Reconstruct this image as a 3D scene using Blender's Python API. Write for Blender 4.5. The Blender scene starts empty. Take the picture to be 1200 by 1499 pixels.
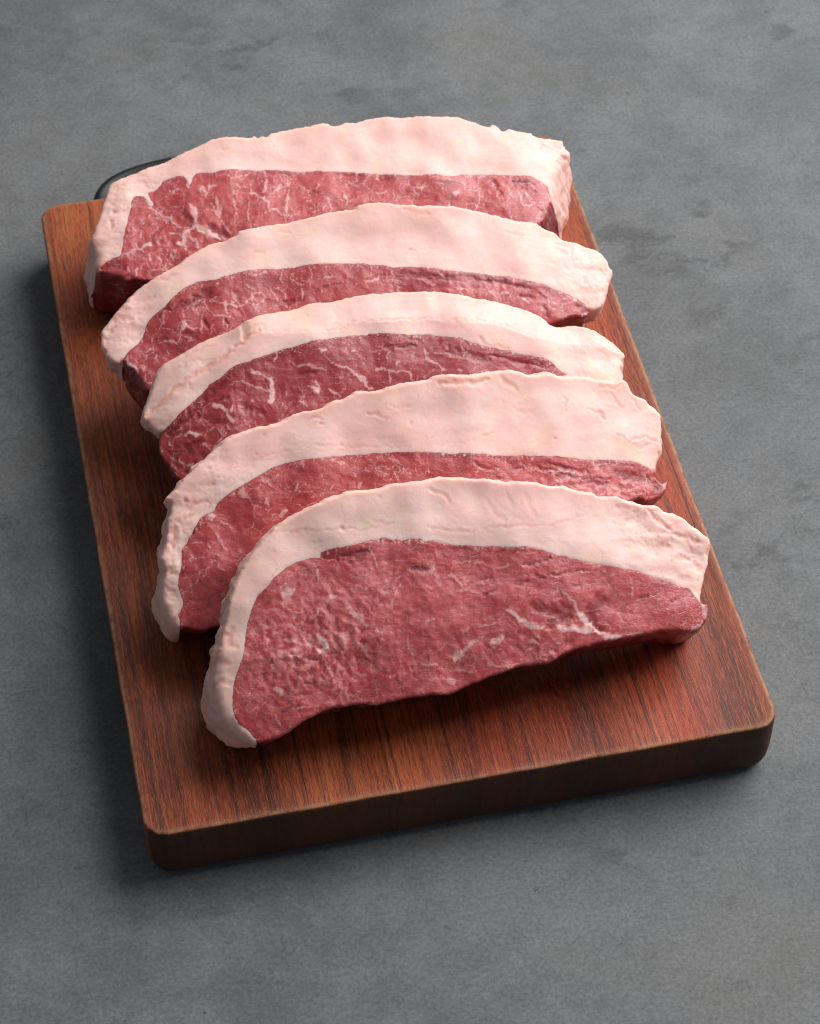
import bpy, math, json
import numpy as np
from mathutils import Vector, Matrix
from mathutils.geometry import delaunay_2d_cdt

MM = 0.001
BT = 0.028            # board thickness: the board top stands 28 mm above the table
# board frame used for all coordinates in mm: origin = front left corner of the board top,
# x right, y back, z up.  World: metres, table at z = 0.
def W(x, y, z=0.0):
    return ((x - 110) * MM, (y - 157) * MM, z * MM + BT)

scene = bpy.context.scene
col = scene.collection

# ---------------------------------------------------------------- camera
cd = bpy.data.cameras.new('camera')
cam = bpy.data.objects.new('camera', cd)
col.objects.link(cam)
cd.sensor_fit = 'HORIZONTAL'
cd.sensor_width = 36.0
cd.lens = 3544.08 / 1200 * 36.0
cd.clip_start = 0.05
cd.clip_end = 50
rx = Vector((0.97787445, -0.20919002, -0.00104441))
dn = Vector((-0.15987352, -0.74410224, -0.64865424))
fw = Vector((0.13491485, 0.63446938, -0.76108251))
m3 = Matrix((rx, -dn, -fw)).transposed()
cam.matrix_world = Matrix.Translation(W(-5.286, -446.544, 680.057)) @ m3.to_4x4()
cd.dof.use_dof = True
cd.dof.focus_distance = 0.815
cd.dof.aperture_fstop = 36
scene.camera = cam

# ---------------------------------------------------------------- light
world = bpy.data.worlds.new('World')
scene.world = world
world.use_nodes = True
bg = world.node_tree.nodes['Background']
bg.inputs['Color'].default_value = (0.93, 0.96, 1.0, 1)
bg.inputs['Strength'].default_value = 0.175

def area(name, loc, target, sx, sy, power, color):
    ld = bpy.data.lights.new(name, 'AREA')
    ld.shape = 'RECTANGLE'
    ld.size, ld.size_y, ld.energy, ld.color = sx, sy, power, color
    o = bpy.data.objects.new(name, ld)
    col.objects.link(o)
    o.location = loc
    o.rotation_euler = (Vector(target) - Vector(loc)).to_track_quat('-Z', 'Y').to_euler()
    return o
area('softbox_right', (0.80, 0.30, 0.92), (0.02, 0.0, 0.03), 1.15, 1.15, 31, (1.0, 0.98, 0.96))

scene.view_settings.view_transform = 'Standard'
scene.view_settings.look = 'None'
scene.view_settings.exposure = 0.12
scene.view_settings.gamma = 1.0
scene.cycles.filter_width = 1.0

# ---------------------------------------------------------------- node helpers
class NT:
    def __init__(s, name):
        s.m = bpy.data.materials.new(name)
        s.m.use_nodes = True
        s.t = s.m.node_tree
        s.b = s.t.nodes['Principled BSDF']
        s.out = s.t.nodes['Material Output']
    def n(s, typ, **kw):
        nd = s.t.nodes.new(typ)
        for k, v in kw.items():
            setattr(nd, k, v)
        return nd
    def put(s, sock, v):
        if isinstance(v, bpy.types.NodeSocket):
            s.t.links.new(v, sock)
        elif isinstance(v, (tuple, list)) and len(v) == 3 and sock.type == 'RGBA':
            sock.default_value = (*v, 1)
        else:
            sock.default_value = v
    def attr(s, name, kind='Fac'):
        return s.n('ShaderNodeAttribute', attribute_name=name).outputs[kind]
    def obj(s):
        return s.n('ShaderNodeTexCoord').outputs['Object']
    def mapping(s, v, scale=(1, 1, 1), loc=(0, 0, 0), rot=(0, 0, 0)):
        nd = s.n('ShaderNodeMapping')
        s.put(nd.inputs['Vector'], v)
        nd.inputs['Scale'].default_value = scale
        nd.inputs['Location'].default_value = loc
        nd.inputs['Rotation'].default_value = rot
        return nd.outputs[0]
    def noise(s, v, scale, detail=4, rough=0.5, dist=0.0, out='Fac'):
        nd = s.n('ShaderNodeTexNoise')
        s.put(nd.inputs['Vector'], v)
        nd.inputs['Scale'].default_value = scale
        nd.inputs['Detail'].default_value = detail
        nd.inputs['Roughness'].default_value = rough
        nd.inputs['Distortion'].default_value = dist
        return nd.outputs[out]
    def voro(s, v, scale, feature='F1', out='Distance', rnd=1.0):
        nd = s.n('ShaderNodeTexVoronoi', feature=feature)
        s.put(nd.inputs['Vector'], v)
        nd.inputs['Scale'].default_value = scale
        nd.inputs['Randomness'].default_value = rnd
        return nd.outputs[out]
    def ramp(s, f, lo, hi, a=0.0, b=1.0, smooth=True):
        nd = s.n('ShaderNodeMapRange')
        nd.interpolation_type = 'SMOOTHSTEP' if smooth else 'LINEAR'
        s.put(nd.inputs['Value'], f)
        nd.inputs['From Min'].default_value = lo
        nd.inputs['From Max'].default_value = hi
        nd.inputs['To Min'].default_value = a
        nd.inputs['To Max'].default_value = b
        return nd.outputs[0]
    def math(s, op, a, b=0.0, clamp=False):
        nd = s.n('ShaderNodeMath', operation=op, use_clamp=clamp)
        s.put(nd.inputs[0], a)
        s.put(nd.inputs[1], b)
        return nd.outputs[0]
    def mix(s, f, a, b, blend='MIX'):
        nd = s.n('ShaderNodeMix', data_type='RGBA', blend_type=blend)
        s.put(nd.inputs[0], f)
        s.put(nd.inputs[6], a)
        s.put(nd.inputs[7], b)
        return nd.outputs[2]
    def vadd(s, a, b, op='ADD'):
        nd = s.n('ShaderNodeVectorMath', operation=op)
        s.put(nd.inputs[0], a)
        s.put(nd.inputs[1], b)
        return nd.outputs[0]
    def vscale(s, a, f):
        nd = s.n('ShaderNodeVectorMath', operation='SCALE')
        s.put(nd.inputs[0], a)
        nd.inputs['Scale'].default_value = f
        return nd.outputs[0]
    def bump(s, h, dist, strength=1.0, normal=None):
        nd = s.n('ShaderNodeBump')
        s.put(nd.inputs['Height'], h)
        nd.inputs['Distance'].default_value = dist
        nd.inputs['Strength'].default_value = strength
        if normal is not None:
            s.put(nd.inputs['Normal'], normal)
        return nd.outputs[0]
    def set(s, **kw):
        for k, v in kw.items():
            s.put(s.b.inputs[k.replace('_', ' ')], v)
        return s.m

# ---------------------------------------------------------------- materials
def mat_table():
    t = NT('grey_stone_table')
    o = t.obj()
    w = t.vadd(o, t.vscale(t.noise(o, 9, 3, out='Color'), 0.03))
    big = t.noise(w, 5.5, 5, .6)
    midn = t.noise(w, 26, 6, .68)
    fine = t.noise(o, 700, 4, .75)
    mott = t.noise(w, 140, 5, .75)
    f = t.math('ADD', t.math('MULTIPLY', big, .25), t.math('ADD', t.math('MULTIPLY', midn, .50), t.math('MULTIPLY', mott, .25)))
    c = t.mix(t.ramp(f, .38, .62), (0.090, 0.096, 0.101), (0.144, 0.152, 0.160))
    # warm and bluish patches
    c = t.mix(t.ramp(t.noise(w, 12, 4, .6), .5, .68, 0, .35), c, (0.150, 0.138, 0.128))
    c = t.mix(t.ramp(t.noise(t.vadd(w, (3, 1, 0)), 10, 4, .6), .52, .7, 0, .4), c, (0.098, 0.122, 0.142))
    # smudged darker spots
    sp = t.ramp(t.noise(t.vadd(w, (7, 2, 0)), 62, 5, .7), .58, .74, 0, 1)
    sp = t.math('MULTIPLY', sp, t.ramp(t.noise(w, 14, 3, .6), .42, .62))
    c = t.mix(t.math('MULTIPLY', sp, .65), c, (0.080, 0.083, 0.088))
    lt = t.ramp(t.noise(t.vadd(w, (1, 9, 0)), 85, 5, .75), .62, .8, 0, .5)
    c = t.mix(lt, c, (0.20, 0.20, 0.197))
    c = t.mix(t.ramp(mott, .35, .65, 0, .16), c, t.mix(.5, c, (0.07, 0.07, 0.075)))
    sm = t.noise(t.mapping(w, (.7, 1.1, 1)), 52, 6, .72)
    c = t.mix(t.math('MULTIPLY', t.ramp(sm, .53, .64, 0, .70), t.ramp(t.noise(o, 7, 3), .42, .60, .15, 1)), c, (0.060, 0.063, 0.067))
    pit = t.noise(t.mapping(w, (.7, 1.2, 1)), 170, 4, .8)
    c = t.mix(t.math('MULTIPLY', t.ramp(pit, .60, .70, 0, .8), t.ramp(t.noise(o, 21, 4, .7), .48, .62)), c, (0.052, 0.053, 0.056))
    g = t.ramp(fine, .36, .64, .76, 1.22, smooth=False)
    hsv = t.n('ShaderNodeHueSaturation')
    t.put(hsv.inputs['Color'], c)
    t.put(hsv.inputs['Value'], g)
    t.put(hsv.inputs['Saturation'], 0.8)
    bmp = t.bump(t.math('ADD', t.math('MULTIPLY', fine, .5), t.math('MULTIPLY', mott, 1.)), 0.0005, .35)
    return t.set(Base_Color=hsv.outputs[0], Roughness=t.ramp(midn, .3, .7, .60, .72), Normal=bmp, Specular_IOR_Level=.25)

def mat_wood(end=False):
    t = NT('oiled_red_hardwood')
    o = t.obj()
    # grain runs along the board (object y): squeeze y strongly
    warp = t.vscale(t.vadd(t.noise(t.mapping(o, (6, 1.2, 6)), 3, 3, out='Color'), (-.5, -.5, -.5)), 0.012)
    w = t.vadd(o, warp)
    plank = t.noise(t.mapping(w, (1, .05, .12)), 34, 3, .55)
    streak = t.noise(t.mapping(w, (1, .012, .10)), 430, 4, .65)
    fine = t.noise(t.mapping(w, (1, .03, .2)), 1000, 4, .7)
    fleck = t.noise(t.mapping(o, (1, .10, .5)), 2300, 3, .7)
    c = t.mix(t.ramp(plank, .34, .66), (0.38, 0.076, 0.022), (0.125, 0.020, 0.008))
    c = t.mix(t.ramp(t.noise(t.mapping(w, (1, .25, .3)), 17, 4, .6), .5, .72, 0, .75), c, (0.36, 0.040, 0.016))
    c = t.mix(t.ramp(t.noise(t.mapping(t.vadd(w, (2, 0, 0)), (1, .3, .3)), 13, 4, .6), .5, .7, 0, .7), c, (0.32, 0.125, 0.042))
    dk = t.ramp(streak, .50, .62, 0, .66)
    c = t.mix(dk, c, (0.062, 0.017, 0.009))
    rings = t.noise(t.mapping(w, (1, .012, .06)), 88, 2, .5)
    line = t.ramp(t.math('ABSOLUTE', t.math('SUBTRACT', rings, .52)), 0, .016, .8, 0)
    c = t.mix(t.math('MULTIPLY', line, t.ramp(t.noise(t.mapping(o, (1, .5, 1)), 22, 3), .4, .6)), c, (0.030, 0.010, 0.007))
    c = t.mix(t.ramp(fine, .50, .62, 0, .60), c, t.mix(.7, c, (0.05, 0.014, 0.008)))
    c = t.mix(t.ramp(fine, .36, .46, .40, 0), c, (0.42, 0.110, 0.035))
    c = t.mix(t.ramp(fleck, .54, .62, 0, .30), c, (0.42, 0.13, 0.05))
    c = t.mix(t.ramp(fleck, .36, .46, .60, 0), c, (0.045, 0.014, 0.008))
    knot = t.ramp(t.noise(t.mapping(w, (1, .4, .5)), 24, 4, .6), .62, .74, 0, .6)
    c = t.mix(knot, c, (0.060, 0.022, 0.010))
    # worn pale arris
    c = t.mix(t.math('MULTIPLY', t.attr('wear'), t.ramp(t.noise(o, 260, 4, .7), .35, .6, .25, .9)), c, (0.36, 0.19, 0.10))
    # end grain tinted brown, with the front side's shade mixed into its colour
    geo = t.attr('endgrain_shade')
    c = t.mix(t.math('MULTIPLY', geo, .80), c, t.mix(.55, c, (0.046, 0.024, 0.011), 'MIX'))
    c = t.mix(t.math('MULTIPLY', geo, .66), c, (0.026, 0.014, 0.007))
    h = t.math('ADD', t.math('MULTIPLY', fine, .7), t.math('MULTIPLY', fleck, .6))
    bmp = t.bump(h, 0.00035, .55)
    r = t.ramp(t.noise(t.mapping(o, (1, .3, 1)), 60, 4, .6), .3, .7, .46, .60)
    return t.set(Base_Color=c, Roughness=r, Normal=bmp, Specular_IOR_Level=.30)

def mat_lean():
    t = NT('raw_beef_lean')
    r = t.attr('rest', 'Vector')
    vein, deep, cut = t.attr('vein'), t.attr('deep'), t.attr('cut')
    warp = t.vscale(t.vadd(t.noise(r, .16, 4, .6, out='Color'), (-.5, -.5, -.5)), 7.0)
    rw = t.vadd(r, warp)
    rf = t.mapping(rw, (1, 1.0, 1))
    big = t.noise(rw, .045, 4, .6)
    mid = t.noise(t.mapping(rw, (.7, 1.2, 1)), .17, 5, .58)
    fibc = t.mapping(t.mapping(rw, rot=(0, 0, .45)), (.30, 1.5, 1))
    grain = t.noise(fibc, 1.15, 4, .55)
    micro = t.noise(r, 4.5, 4, .75)
    bund = t.voro(t.mapping(rw, (.8, 1.1, 1)), 1.05, 'DISTANCE_TO_EDGE')
    c = t.mix(t.ramp(big, .32, .68), (0.39, 0.031, 0.036), (0.44, 0.058, 0.062))
    c = t.mix(t.ramp(mid, .46, .60, 0, .55), c, (0.27, 0.020, 0.026))
    c = t.mix(t.ramp(t.noise(t.vadd(rw, (57, 3, 0)), .08, 3, .5), .5, .64, 0, .5), c, (0.47, 0.075, 0.080))
    patch = t.noise(t.mapping(rw, (.7, 1.3, 1)), .42, 5, .60)
    c = t.mix(t.ramp(patch, .52, .68, 0, .18), c, (0.64, 0.21, 0.20))
    c = t.mix(t.ramp(patch, .34, .48, .38, 0), c, (0.20, 0.018, 0.026))
    c = t.mix(t.ramp(grain, .54, .68, 0, .12), c, (0.64, 0.21, 0.20))
    c = t.mix(t.ramp(grain, .30, .46, .22, 0), c, (0.19, 0.018, 0.026))
    c = t.mix(t.ramp(micro, .58, .72, 0, .16), c, (0.64, 0.21, 0.20))
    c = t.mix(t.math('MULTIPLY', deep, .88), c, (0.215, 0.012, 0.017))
    c = t.mix(t.math('MULTIPLY', t.ramp(bund, 0, .10, .12, 0), t.ramp(mid, .4, .6)), c, (0.55, 0.27, 0.25))
    c = t.mix(t.math('MULTIPLY', t.attr('tone'), .62), c, t.mix(.75, c, (0.20, 0.010, 0.016)))
    hz = t.math('MULTIPLY', t.attr('haze'), t.ramp(t.noise(t.mapping(t.mapping(rw, rot=(0, 0, -.5)), (1.4, .7, 1)), .42, 5, .62), .44, .60, .05, 1))
    c = t.mix(t.math('MULTIPLY', t.math('MULTIPLY', hz, .80), t.math('SUBTRACT', 1.0, deep)), c, (0.58, 0.20, 0.205))
    # fine marbling web, only in patches
    webd = t.voro(t.vadd(r, t.vscale(t.noise(r, .5, 3, .6, out='Color'), 3.2)), .155, 'DISTANCE_TO_EDGE')
    web = t.ramp(webd, .006, .045, 1, 0)
    web = t.math('MULTIPLY', web, t.ramp(t.noise(r, .11, 3, .5), .44, .58))
    web = t.math('MULTIPLY', web, t.ramp(t.noise(r, .9, 3, .6), .38, .6))
    v = t.math('ADD', vein, t.math('MULTIPLY', t.math('SUBTRACT', t.noise(r, 1.5, 4, .7), .5), 1.0))
    v = t.math('MULTIPLY', t.math('MULTIPLY', t.ramp(v, .08, .95), t.ramp(vein, .02, .2)), t.attr('vstr'))
    v = t.math('MAXIMUM', v, t.math('MULTIPLY', web, t.attr('webk')))
    fatc = t.mix(t.ramp(t.noise(r, .7, 3), .4, .6), (0.78, 0.48, 0.42), (0.66, 0.42, 0.44))
    c = t.mix(t.math('MULTIPLY', v, .92), c, fatc)
    c = t.mix(t.math('MULTIPLY', cut, .75), c, (0.13, 0.008, 0.014))
    h = t.math('ADD', t.math('MULTIPLY', grain, .9), t.math('MULTIPLY', t.ramp(bund, 0, .25), .18))
    h = t.math('ADD', h, t.math('MULTIPLY', micro, .14))
    h = t.math('ADD', h, t.math('MULTIPLY', patch, 2.2))
    bmp = t.bump(h, 0.00030, .22)
    rough = t.ramp(t.noise(r, 1.1, 4, .7), .35, .65, .34, .50)
    cb = t.bump(t.math('ADD', t.math('MULTIPLY', patch, 3.), t.math('MULTIPLY', grain, .6)), 0.0007, .38)
    t.put(t.b.inputs['Coat Normal'], cb)
    t.b.subsurface_method = 'RANDOM_WALK'
    return t.set(Base_Color=c, Roughness=rough, Normal=bmp, Specular_IOR_Level=.32,
                 Subsurface_Weight=.14, Subsurface_Radius=(1, .22, .18), Subsurface_Scale=.0010,
                 Coat_Weight=.6, Coat_Roughness=.17)

def mat_fat():
    t = NT('raw_beef_fat')
    r = t.attr('rest', 'Vector')
    crease, pink = t.attr('cut'), t.attr('deep')
    warp = t.vscale(t.vadd(t.noise(r, .12, 4, .6, out='Color'), (-.5, -.5, -.5)), 9.0)
    rw = t.vadd(r, warp)
    big = t.noise(rw, .05, 4, .6)
    mid = t.noise(rw, .22, 5, .6)
    c = t.mix(t.ramp(big, .35, .65), (0.77, 0.545, 0.510), (0.76, 0.485, 0.445))
    c = t.mix(t.ramp(mid, .50, .75, 0, .55), c, (0.80, 0.48, 0.40))
    c = t.mix(t.ramp(t.noise(t.mapping(rw, (.5, 2.0, 1)), .32, 4, .6), .55, .75, 0, .40), c, (0.80, 0.50, 0.42))
    c = t.mix(t.math('MULTIPLY', t.attr('rind'), t.ramp(t.noise(r, .3, 4), .3, .6, .35, .9)), c, (0.78, 0.47, 0.40))
    c = t.mix(t.ramp(t.noise(r, .75, 3, .6), .66, .78, 0, .55), c, (0.72, 0.30, 0.27))
    c = t.mix(t.math('MULTIPLY', pink, .8), c, (0.70, 0.26, 0.24))
    c = t.mix(t.math('MULTIPLY', crease, .60), c, (0.74, 0.30, 0.22))
    ln = t.noise(t.mapping(rw, (.22, 1.0, 1)), .30, 4, .6)
    ln = t.ramp(t.math('ABSOLUTE', t.math('SUBTRACT', ln, .5)), 0, .012, 1, 0)
    ln = t.math('MULTIPLY', ln, t.ramp(t.noise(r, .16, 3), .48, .60))
    c = t.mix(t.math('MULTIPLY', ln, .42), c, (0.74, 0.33, 0.28))
    c = t.mix(t.ramp(t.noise(t.vadd(r, (31, 7, 3)), .10, 4, .6), .54, .68, 0, .40), c, (0.80, 0.62, 0.44))
    cell = t.voro(t.mapping(rw, (.6, 1, 1)), .42, 'DISTANCE_TO_EDGE')
    cellm = t.math('MULTIPLY', t.ramp(cell, 0, .07, 1, 0), t.ramp(t.noise(r, .09, 2), .5, .62))
    c = t.mix(t.math('MULTIPLY', cellm, .16), c, (0.76, 0.40, 0.33))
    h = t.math('ADD', t.math('MULTIPLY', t.noise(rw, .45, 4, .5), 1.0), t.math('MULTIPLY', cellm, -.16))
    h = t.math('ADD', h, t.math('MULTIPLY', t.noise(r, 3.2, 3, .6), .16))
    bmp = t.bump(h, 0.0004, .26)
    t.b.subsurface_method = 'RANDOM_WALK'
    return t.set(Base_Color=c, Roughness=t.ramp(mid, .35, .65, .42, .58), Normal=bmp, Specular_IOR_Level=.30,
                 Subsurface_Weight=.6, Subsurface_Radius=(1, .58, .50), Subsurface_Scale=.0032,
                 Coat_Weight=.0, Coat_Roughness=.3)

def mat_black():
    t = NT('black_gloss_plastic')
    o = t.obj()
    return t.set(Specular_IOR_Level=.3, Base_Color=(0.009, 0.009, 0.010), Roughness=t.ramp(t.noise(o, 120, 3), .3, .7, .42, .5),
                 Normal=t.bump(t.noise(o, 900, 2), .0001, .2))

M_TABLE, M_WOOD, M_LEAN, M_FAT, M_BLACK = mat_table(), mat_wood(), mat_lean(), mat_fat(), mat_black()

# ---------------------------------------------------------------- mesh helpers
def mesh_obj(name, co, faces, mat, parent=None, attrs=None, smooth=True):
    me = bpy.data.meshes.new(name)
    me.from_pydata([tuple(c) for c in co], [], faces)
    if smooth:
        me.polygons.foreach_set('use_smooth', [True] * len(me.polygons))
    for k, a in (attrs or {}).items():
        a = np.asarray(a, np.float32)
        if a.ndim == 2:
            at = me.attributes.new(k, 'FLOAT_VECTOR', 'POINT')
            at.data.foreach_set('vector', a.ravel())
        else:
            at = me.attributes.new(k, 'FLOAT', 'POINT')
            at.data.foreach_set('value', a)
    me.materials.append(mat)
    me.update()
    o = bpy.data.objects.new(name, me)
    col.objects.link(o)
    if parent:
        o.parent = parent
    return o

# ---------------------------------------------------------------- table
def build_table():
    n = 40
    co, f = [], []
    for j in range(n + 1):
        for i in range(n + 1):
            co.append((-1.6 + 3.6 * i / n, -1.2 + 3.6 * j / n, 0.0))
    for j in range(n):
        for i in range(n):
            a = j * (n + 1) + i
            f.append((a, a + 1, a + n + 2, a + n + 1))
    o = mesh_obj('table_top', co, f, M_TABLE)
    o['kind'] = 'structure'
build_table()

# ---------------------------------------------------------------- board
def rrect(w, h, r, inset, nseg=10, nx=24, ny=32):
    """closed loop of a rounded rectangle 0..w, 0..h shrunk by inset, counter-clockwise"""
    pts = []
    r2 = max(r - inset, .6)
    cs = [(w - r, r, -90), (w - r, h - r, 0), (r, h - r, 90), (r, r, 180)]
    for k, (cx, cy, a0) in enumerate(cs):
        for s in range(nseg + 1):
            a = math.radians(a0 + 90 * s / nseg)
            pts.append((cx + r2 * math.cos(a), cy + r2 * math.sin(a)))
        nx_, ny_ = cs[(k + 1) % 4][:2]
        a = math.radians(a0 + 90)
        p = (cx + r2 * math.cos(a), cy + r2 * math.sin(a))
        q = (nx_ + r2 * math.cos(a), ny_ + r2 * math.sin(a))
        m = ny if k in (0, 2) else nx
        for s in range(1, m):
            pts.append((p[0] + (q[0] - p[0]) * s / m, p[1] + (q[1] - p[1]) * s / m))
    return pts

rng = np.random.RandomState(5)
def build_board():
    root = bpy.data.objects.new('cutting_board', None)
    root.location = (0, 0, 0)
    col.objects.link(root)
    root['label'] = 'thick reddish brown wooden cutting board under the steaks'
    root['category'] = 'cutting board'
    Wd, Hd, R = 220, 315, 8.0
    prof = [(-.0, 9.), (-.0, 3.), (0, 1.7), (-.12, 1.0), (-.38, .48), (-.8, .16), (-1.4, 0), (-5, 0), (-12, 0), (-18, .1), (-22, .5), (-25, 1.5), (-27, 3.2), (-28, 6.0), (-28, 12)]
    co, f, wear, endg = [], [], [], []
    loops = []
    for k, (z, ins) in enumerate(prof):
        L = rrect(Wd, Hd, R, ins)
        idx = []
        for i, (x, y) in enumerate(L):
            jit = .14 * math.sin(i * 1.7) * math.sin(i * .31 + 1) if 1 < k < 7 else 0
            co.append(W(x + jit, y + jit, z + (jit * .4 if 2 < k < 7 else 0)))
            idx.append(len(co) - 1)
            wear.append({2: .2, 3: .7, 4: .8, 5: .4, 11: .3, 12: .2}.get(k, 0))
            endg.append(1.0 if (k > 4 and (y < 4 or y > Hd - 4)) else 0.0)
        loops.append(idx)
    n = len(loops[0])
    for a, b in zip(loops, loops[1:]):
        for i in range(n):
            f.append((a[i], b[i], b[(i + 1) % n], a[(i + 1) % n]))
    f.append(tuple(loops[0]))
    f.append(tuple(reversed(loops[-1])))
    mesh_obj('board', co, f, M_WOOD, root, dict(wear=wear, endgrain_shade=endg))
    # black handle at the back left: a moulded loop, thick rim round a thinner web
    def sup(cx, cy, a, b, n, e=2.6):
        out = []
        for i in range(n):
            t = 2 * math.pi * i / n
            c, s = math.cos(t), math.sin(t)
            out.append((cx + a * math.copysign(abs(c) ** (2 / e), c), cy + b * math.copysign(abs(s) ** (2 / e), s)))
        return out
    co, f = [], []
    cx, cy, a, b = (72, 318, 50, 26)
    rings = [(0, -20), (0, -12), (.3, -9.5), (1.2, -7.6), (2.6, -6.8), (4.2, -7.4), (5.6, -9.0), (7.2, -10.0), (14, -10.4), (22, -10.4)]
    n = 96
    for ins, z in rings:
        for x, y in sup(cx, cy, a - ins, b - ins, n):
            co.append(W(x, y, z))
    for k in range(len(rings) - 1):
        for i in range(n):
            p, q = k * n + i, k * n + (i + 1) % n
            f.append((p, q, q + n, p + n))
    base = (len(rings) - 1) * n
    f.append(tuple(base + i for i in range(n)))
    f.append(tuple(reversed(range(n))))
    mesh_obj('handle', co, f, M_BLACK, root)
build_board()

# ---------------------------------------------------------------- numpy noise
_perm = np.random.RandomState(11).permutation(4096).astype(np.int64)
_g = np.random.RandomState(12).normal(size=(4096, 3))
_g /= np.linalg.norm(_g, axis=1)[:, None]
def pnoise(p):
    i = np.floor(p).astype(np.int64)
    f = p - i
    u = f * f * f * (f * (f * 6 - 15) + 10)
    def g(dx, dy, dz):
        h = _perm[(_perm[(_perm[(i[:, 0] + dx) & 4095] + i[:, 1] + dy) & 4095] + i[:, 2] + dz) & 4095]
        d = f - np.array([dx, dy, dz])
        return (_g[h] * d).sum(1)
    x0 = g(0, 0, 0) * (1 - u[:, 0]) + g(1, 0, 0) * u[:, 0]
    x1 = g(0, 1, 0) * (1 - u[:, 0]) + g(1, 1, 0) * u[:, 0]
    x2 = g(0, 0, 1) * (1 - u[:, 0]) + g(1, 0, 1) * u[:, 0]
    x3 = g(0, 1, 1) * (1 - u[:, 0]) + g(1, 1, 1) * u[:, 0]
    y0 = x0 * (1 - u[:, 1]) + x1 * u[:, 1]
    y1 = x2 * (1 - u[:, 1]) + x3 * u[:, 1]
    return (y0 * (1 - u[:, 2]) + y1 * u[:, 2]) * 1.6
def fbm(p, octv=3, gain=.5):
    s, a = 0, 1.0
    for k in range(octv):
        s = s + a * pnoise(p * (2.03 ** k) + 17.3 * k)
        a *= gain
    return s

def resample(P, step, closed=False, smooth=0):
    P = np.asarray(P, float)
    if closed:
        P = np.vstack([P, P[:1]])
    # Catmull-Rom through the traced points
    Q = []
    n = len(P)
    for i in range(n - 1):
        p0 = P[i - 1] if i else (P[-2] if closed else P[0])
        p1, p2 = P[i], P[i + 1]
        p3 = P[i + 2] if i + 2 < n else (P[1] if closed else P[-1])
        L = np.linalg.norm(p2[:2] - p1[:2])
        m = max(1, int(round(L / step)))
        t = np.arange(m)[:, None] / m
        d1, d2 = (p2 - p0) / 2, (p3 - p1) / 2
        l1, l2 = np.linalg.norm(d1[:2]) + 1e-9, np.linalg.norm(d2[:2]) + 1e-9
        d1, d2 = d1 * min(1, L / l1), d2 * min(1, L / l2)
        h = (2 * t**3 - 3 * t**2 + 1) * p1 + (t**3 - 2 * t**2 + t) * d1 + (-2 * t**3 + 3 * t**2) * p2 + (t**3 - t**2) * d2
        Q.append(h)
    Q = np.vstack(Q)
    if not closed:
        Q = np.vstack([Q, P[-1:]])
    return Q

def unloop(P):
    """cut out tiny self-crossings of a dense polyline"""
    out, i, n = [], 0, len(P)
    while i < n - 1:
        out.append(P[i])
        nxt = i + 1
        a, b = P[i][:2], P[i + 1][:2]
        for j in range(min(n - 2, i + 30), i + 1, -1):
            c, d = P[j][:2], P[j + 1][:2]
            r, q = b - a, d - c
            den = r[0] * q[1] - r[1] * q[0]
            if abs(den) < 1e-12:
                continue
            t = ((c - a)[0] * q[1] - (c - a)[1] * q[0]) / den
            w = ((c - a)[0] * r[1] - (c - a)[1] * r[0]) / den
            if 0 <= t <= 1 and 0 <= w <= 1:
                nxt = j + 1
                break
        i = nxt
    out.append(P[n - 1])
    out = np.array(out)
    d = np.hypot(*np.diff(out[:, :2], axis=0).T)
    keep = np.r_[True, d > .12]
    return out[keep]

def inside(p, poly):
    x, y = p[:, 0], p[:, 1]
    r = np.zeros(len(p), bool)
    a, b = poly, np.roll(poly, -1, 0)
    for (x0, y0), (x1, y1) in zip(a, b):
        if y0 == y1:
            continue
        c = ((y0 > y) != (y1 > y)) & (x < (x1 - x0) * (y - y0) / (y1 - y0) + x0)
        r ^= c
    return r

def segdist(p, a, b):
    d = b - a
    t = np.clip(((p - a) @ d) / max(d @ d, 1e-9), 0, 1)
    return np.hypot(*(p - a - t[:, None] * d).T), t

def polydist(p, P, reach=1e9):
    """distance to a polyline and the arc fraction of the nearest point"""
    best = np.full(len(p), 1e9)
    frac = np.zeros(len(p))
    P = np.asarray(P, float)
    L = np.linalg.norm(np.diff(P, axis=0), axis=1)
    tot = max(L.sum(), 1e-9)
    acc = 0
    lo, hi = P.min(0) - reach, P.max(0) + reach
    sel = np.where((p[:, 0] > lo[0]) & (p[:, 0] < hi[0]) & (p[:, 1] > lo[1]) & (p[:, 1] < hi[1]))[0]
    if len(sel):
        q = p[sel]
        bb, ff = best[sel], frac[sel]
        for a, b, l in zip(P[:-1], P[1:], L):
            d, t = segdist(q, a, b)
            m = d < bb
            bb[m] = d[m]
            ff[m] = (acc + t[m] * l) / tot
            acc += l
        best[sel], frac[sel] = bb, ff
    return best, frac

def nearest(p, Q):
    """distance to a dense point set, chunked"""
    out = np.empty(len(p))
    for s in range(0, len(p), 4000):
        q = p[s:s + 4000]
        d = (q[:, None, 0] - Q[None, :, 0])**2 + (q[:, None, 1] - Q[None, :, 1])**2
        out[s:s + 4000] = np.sqrt(d.min(1))
    return out

def sstep(x, a, b):
    t = np.clip((x - a) / (b - a), 0, 1)
    return t * t * (3 - 2 * t)

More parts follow.
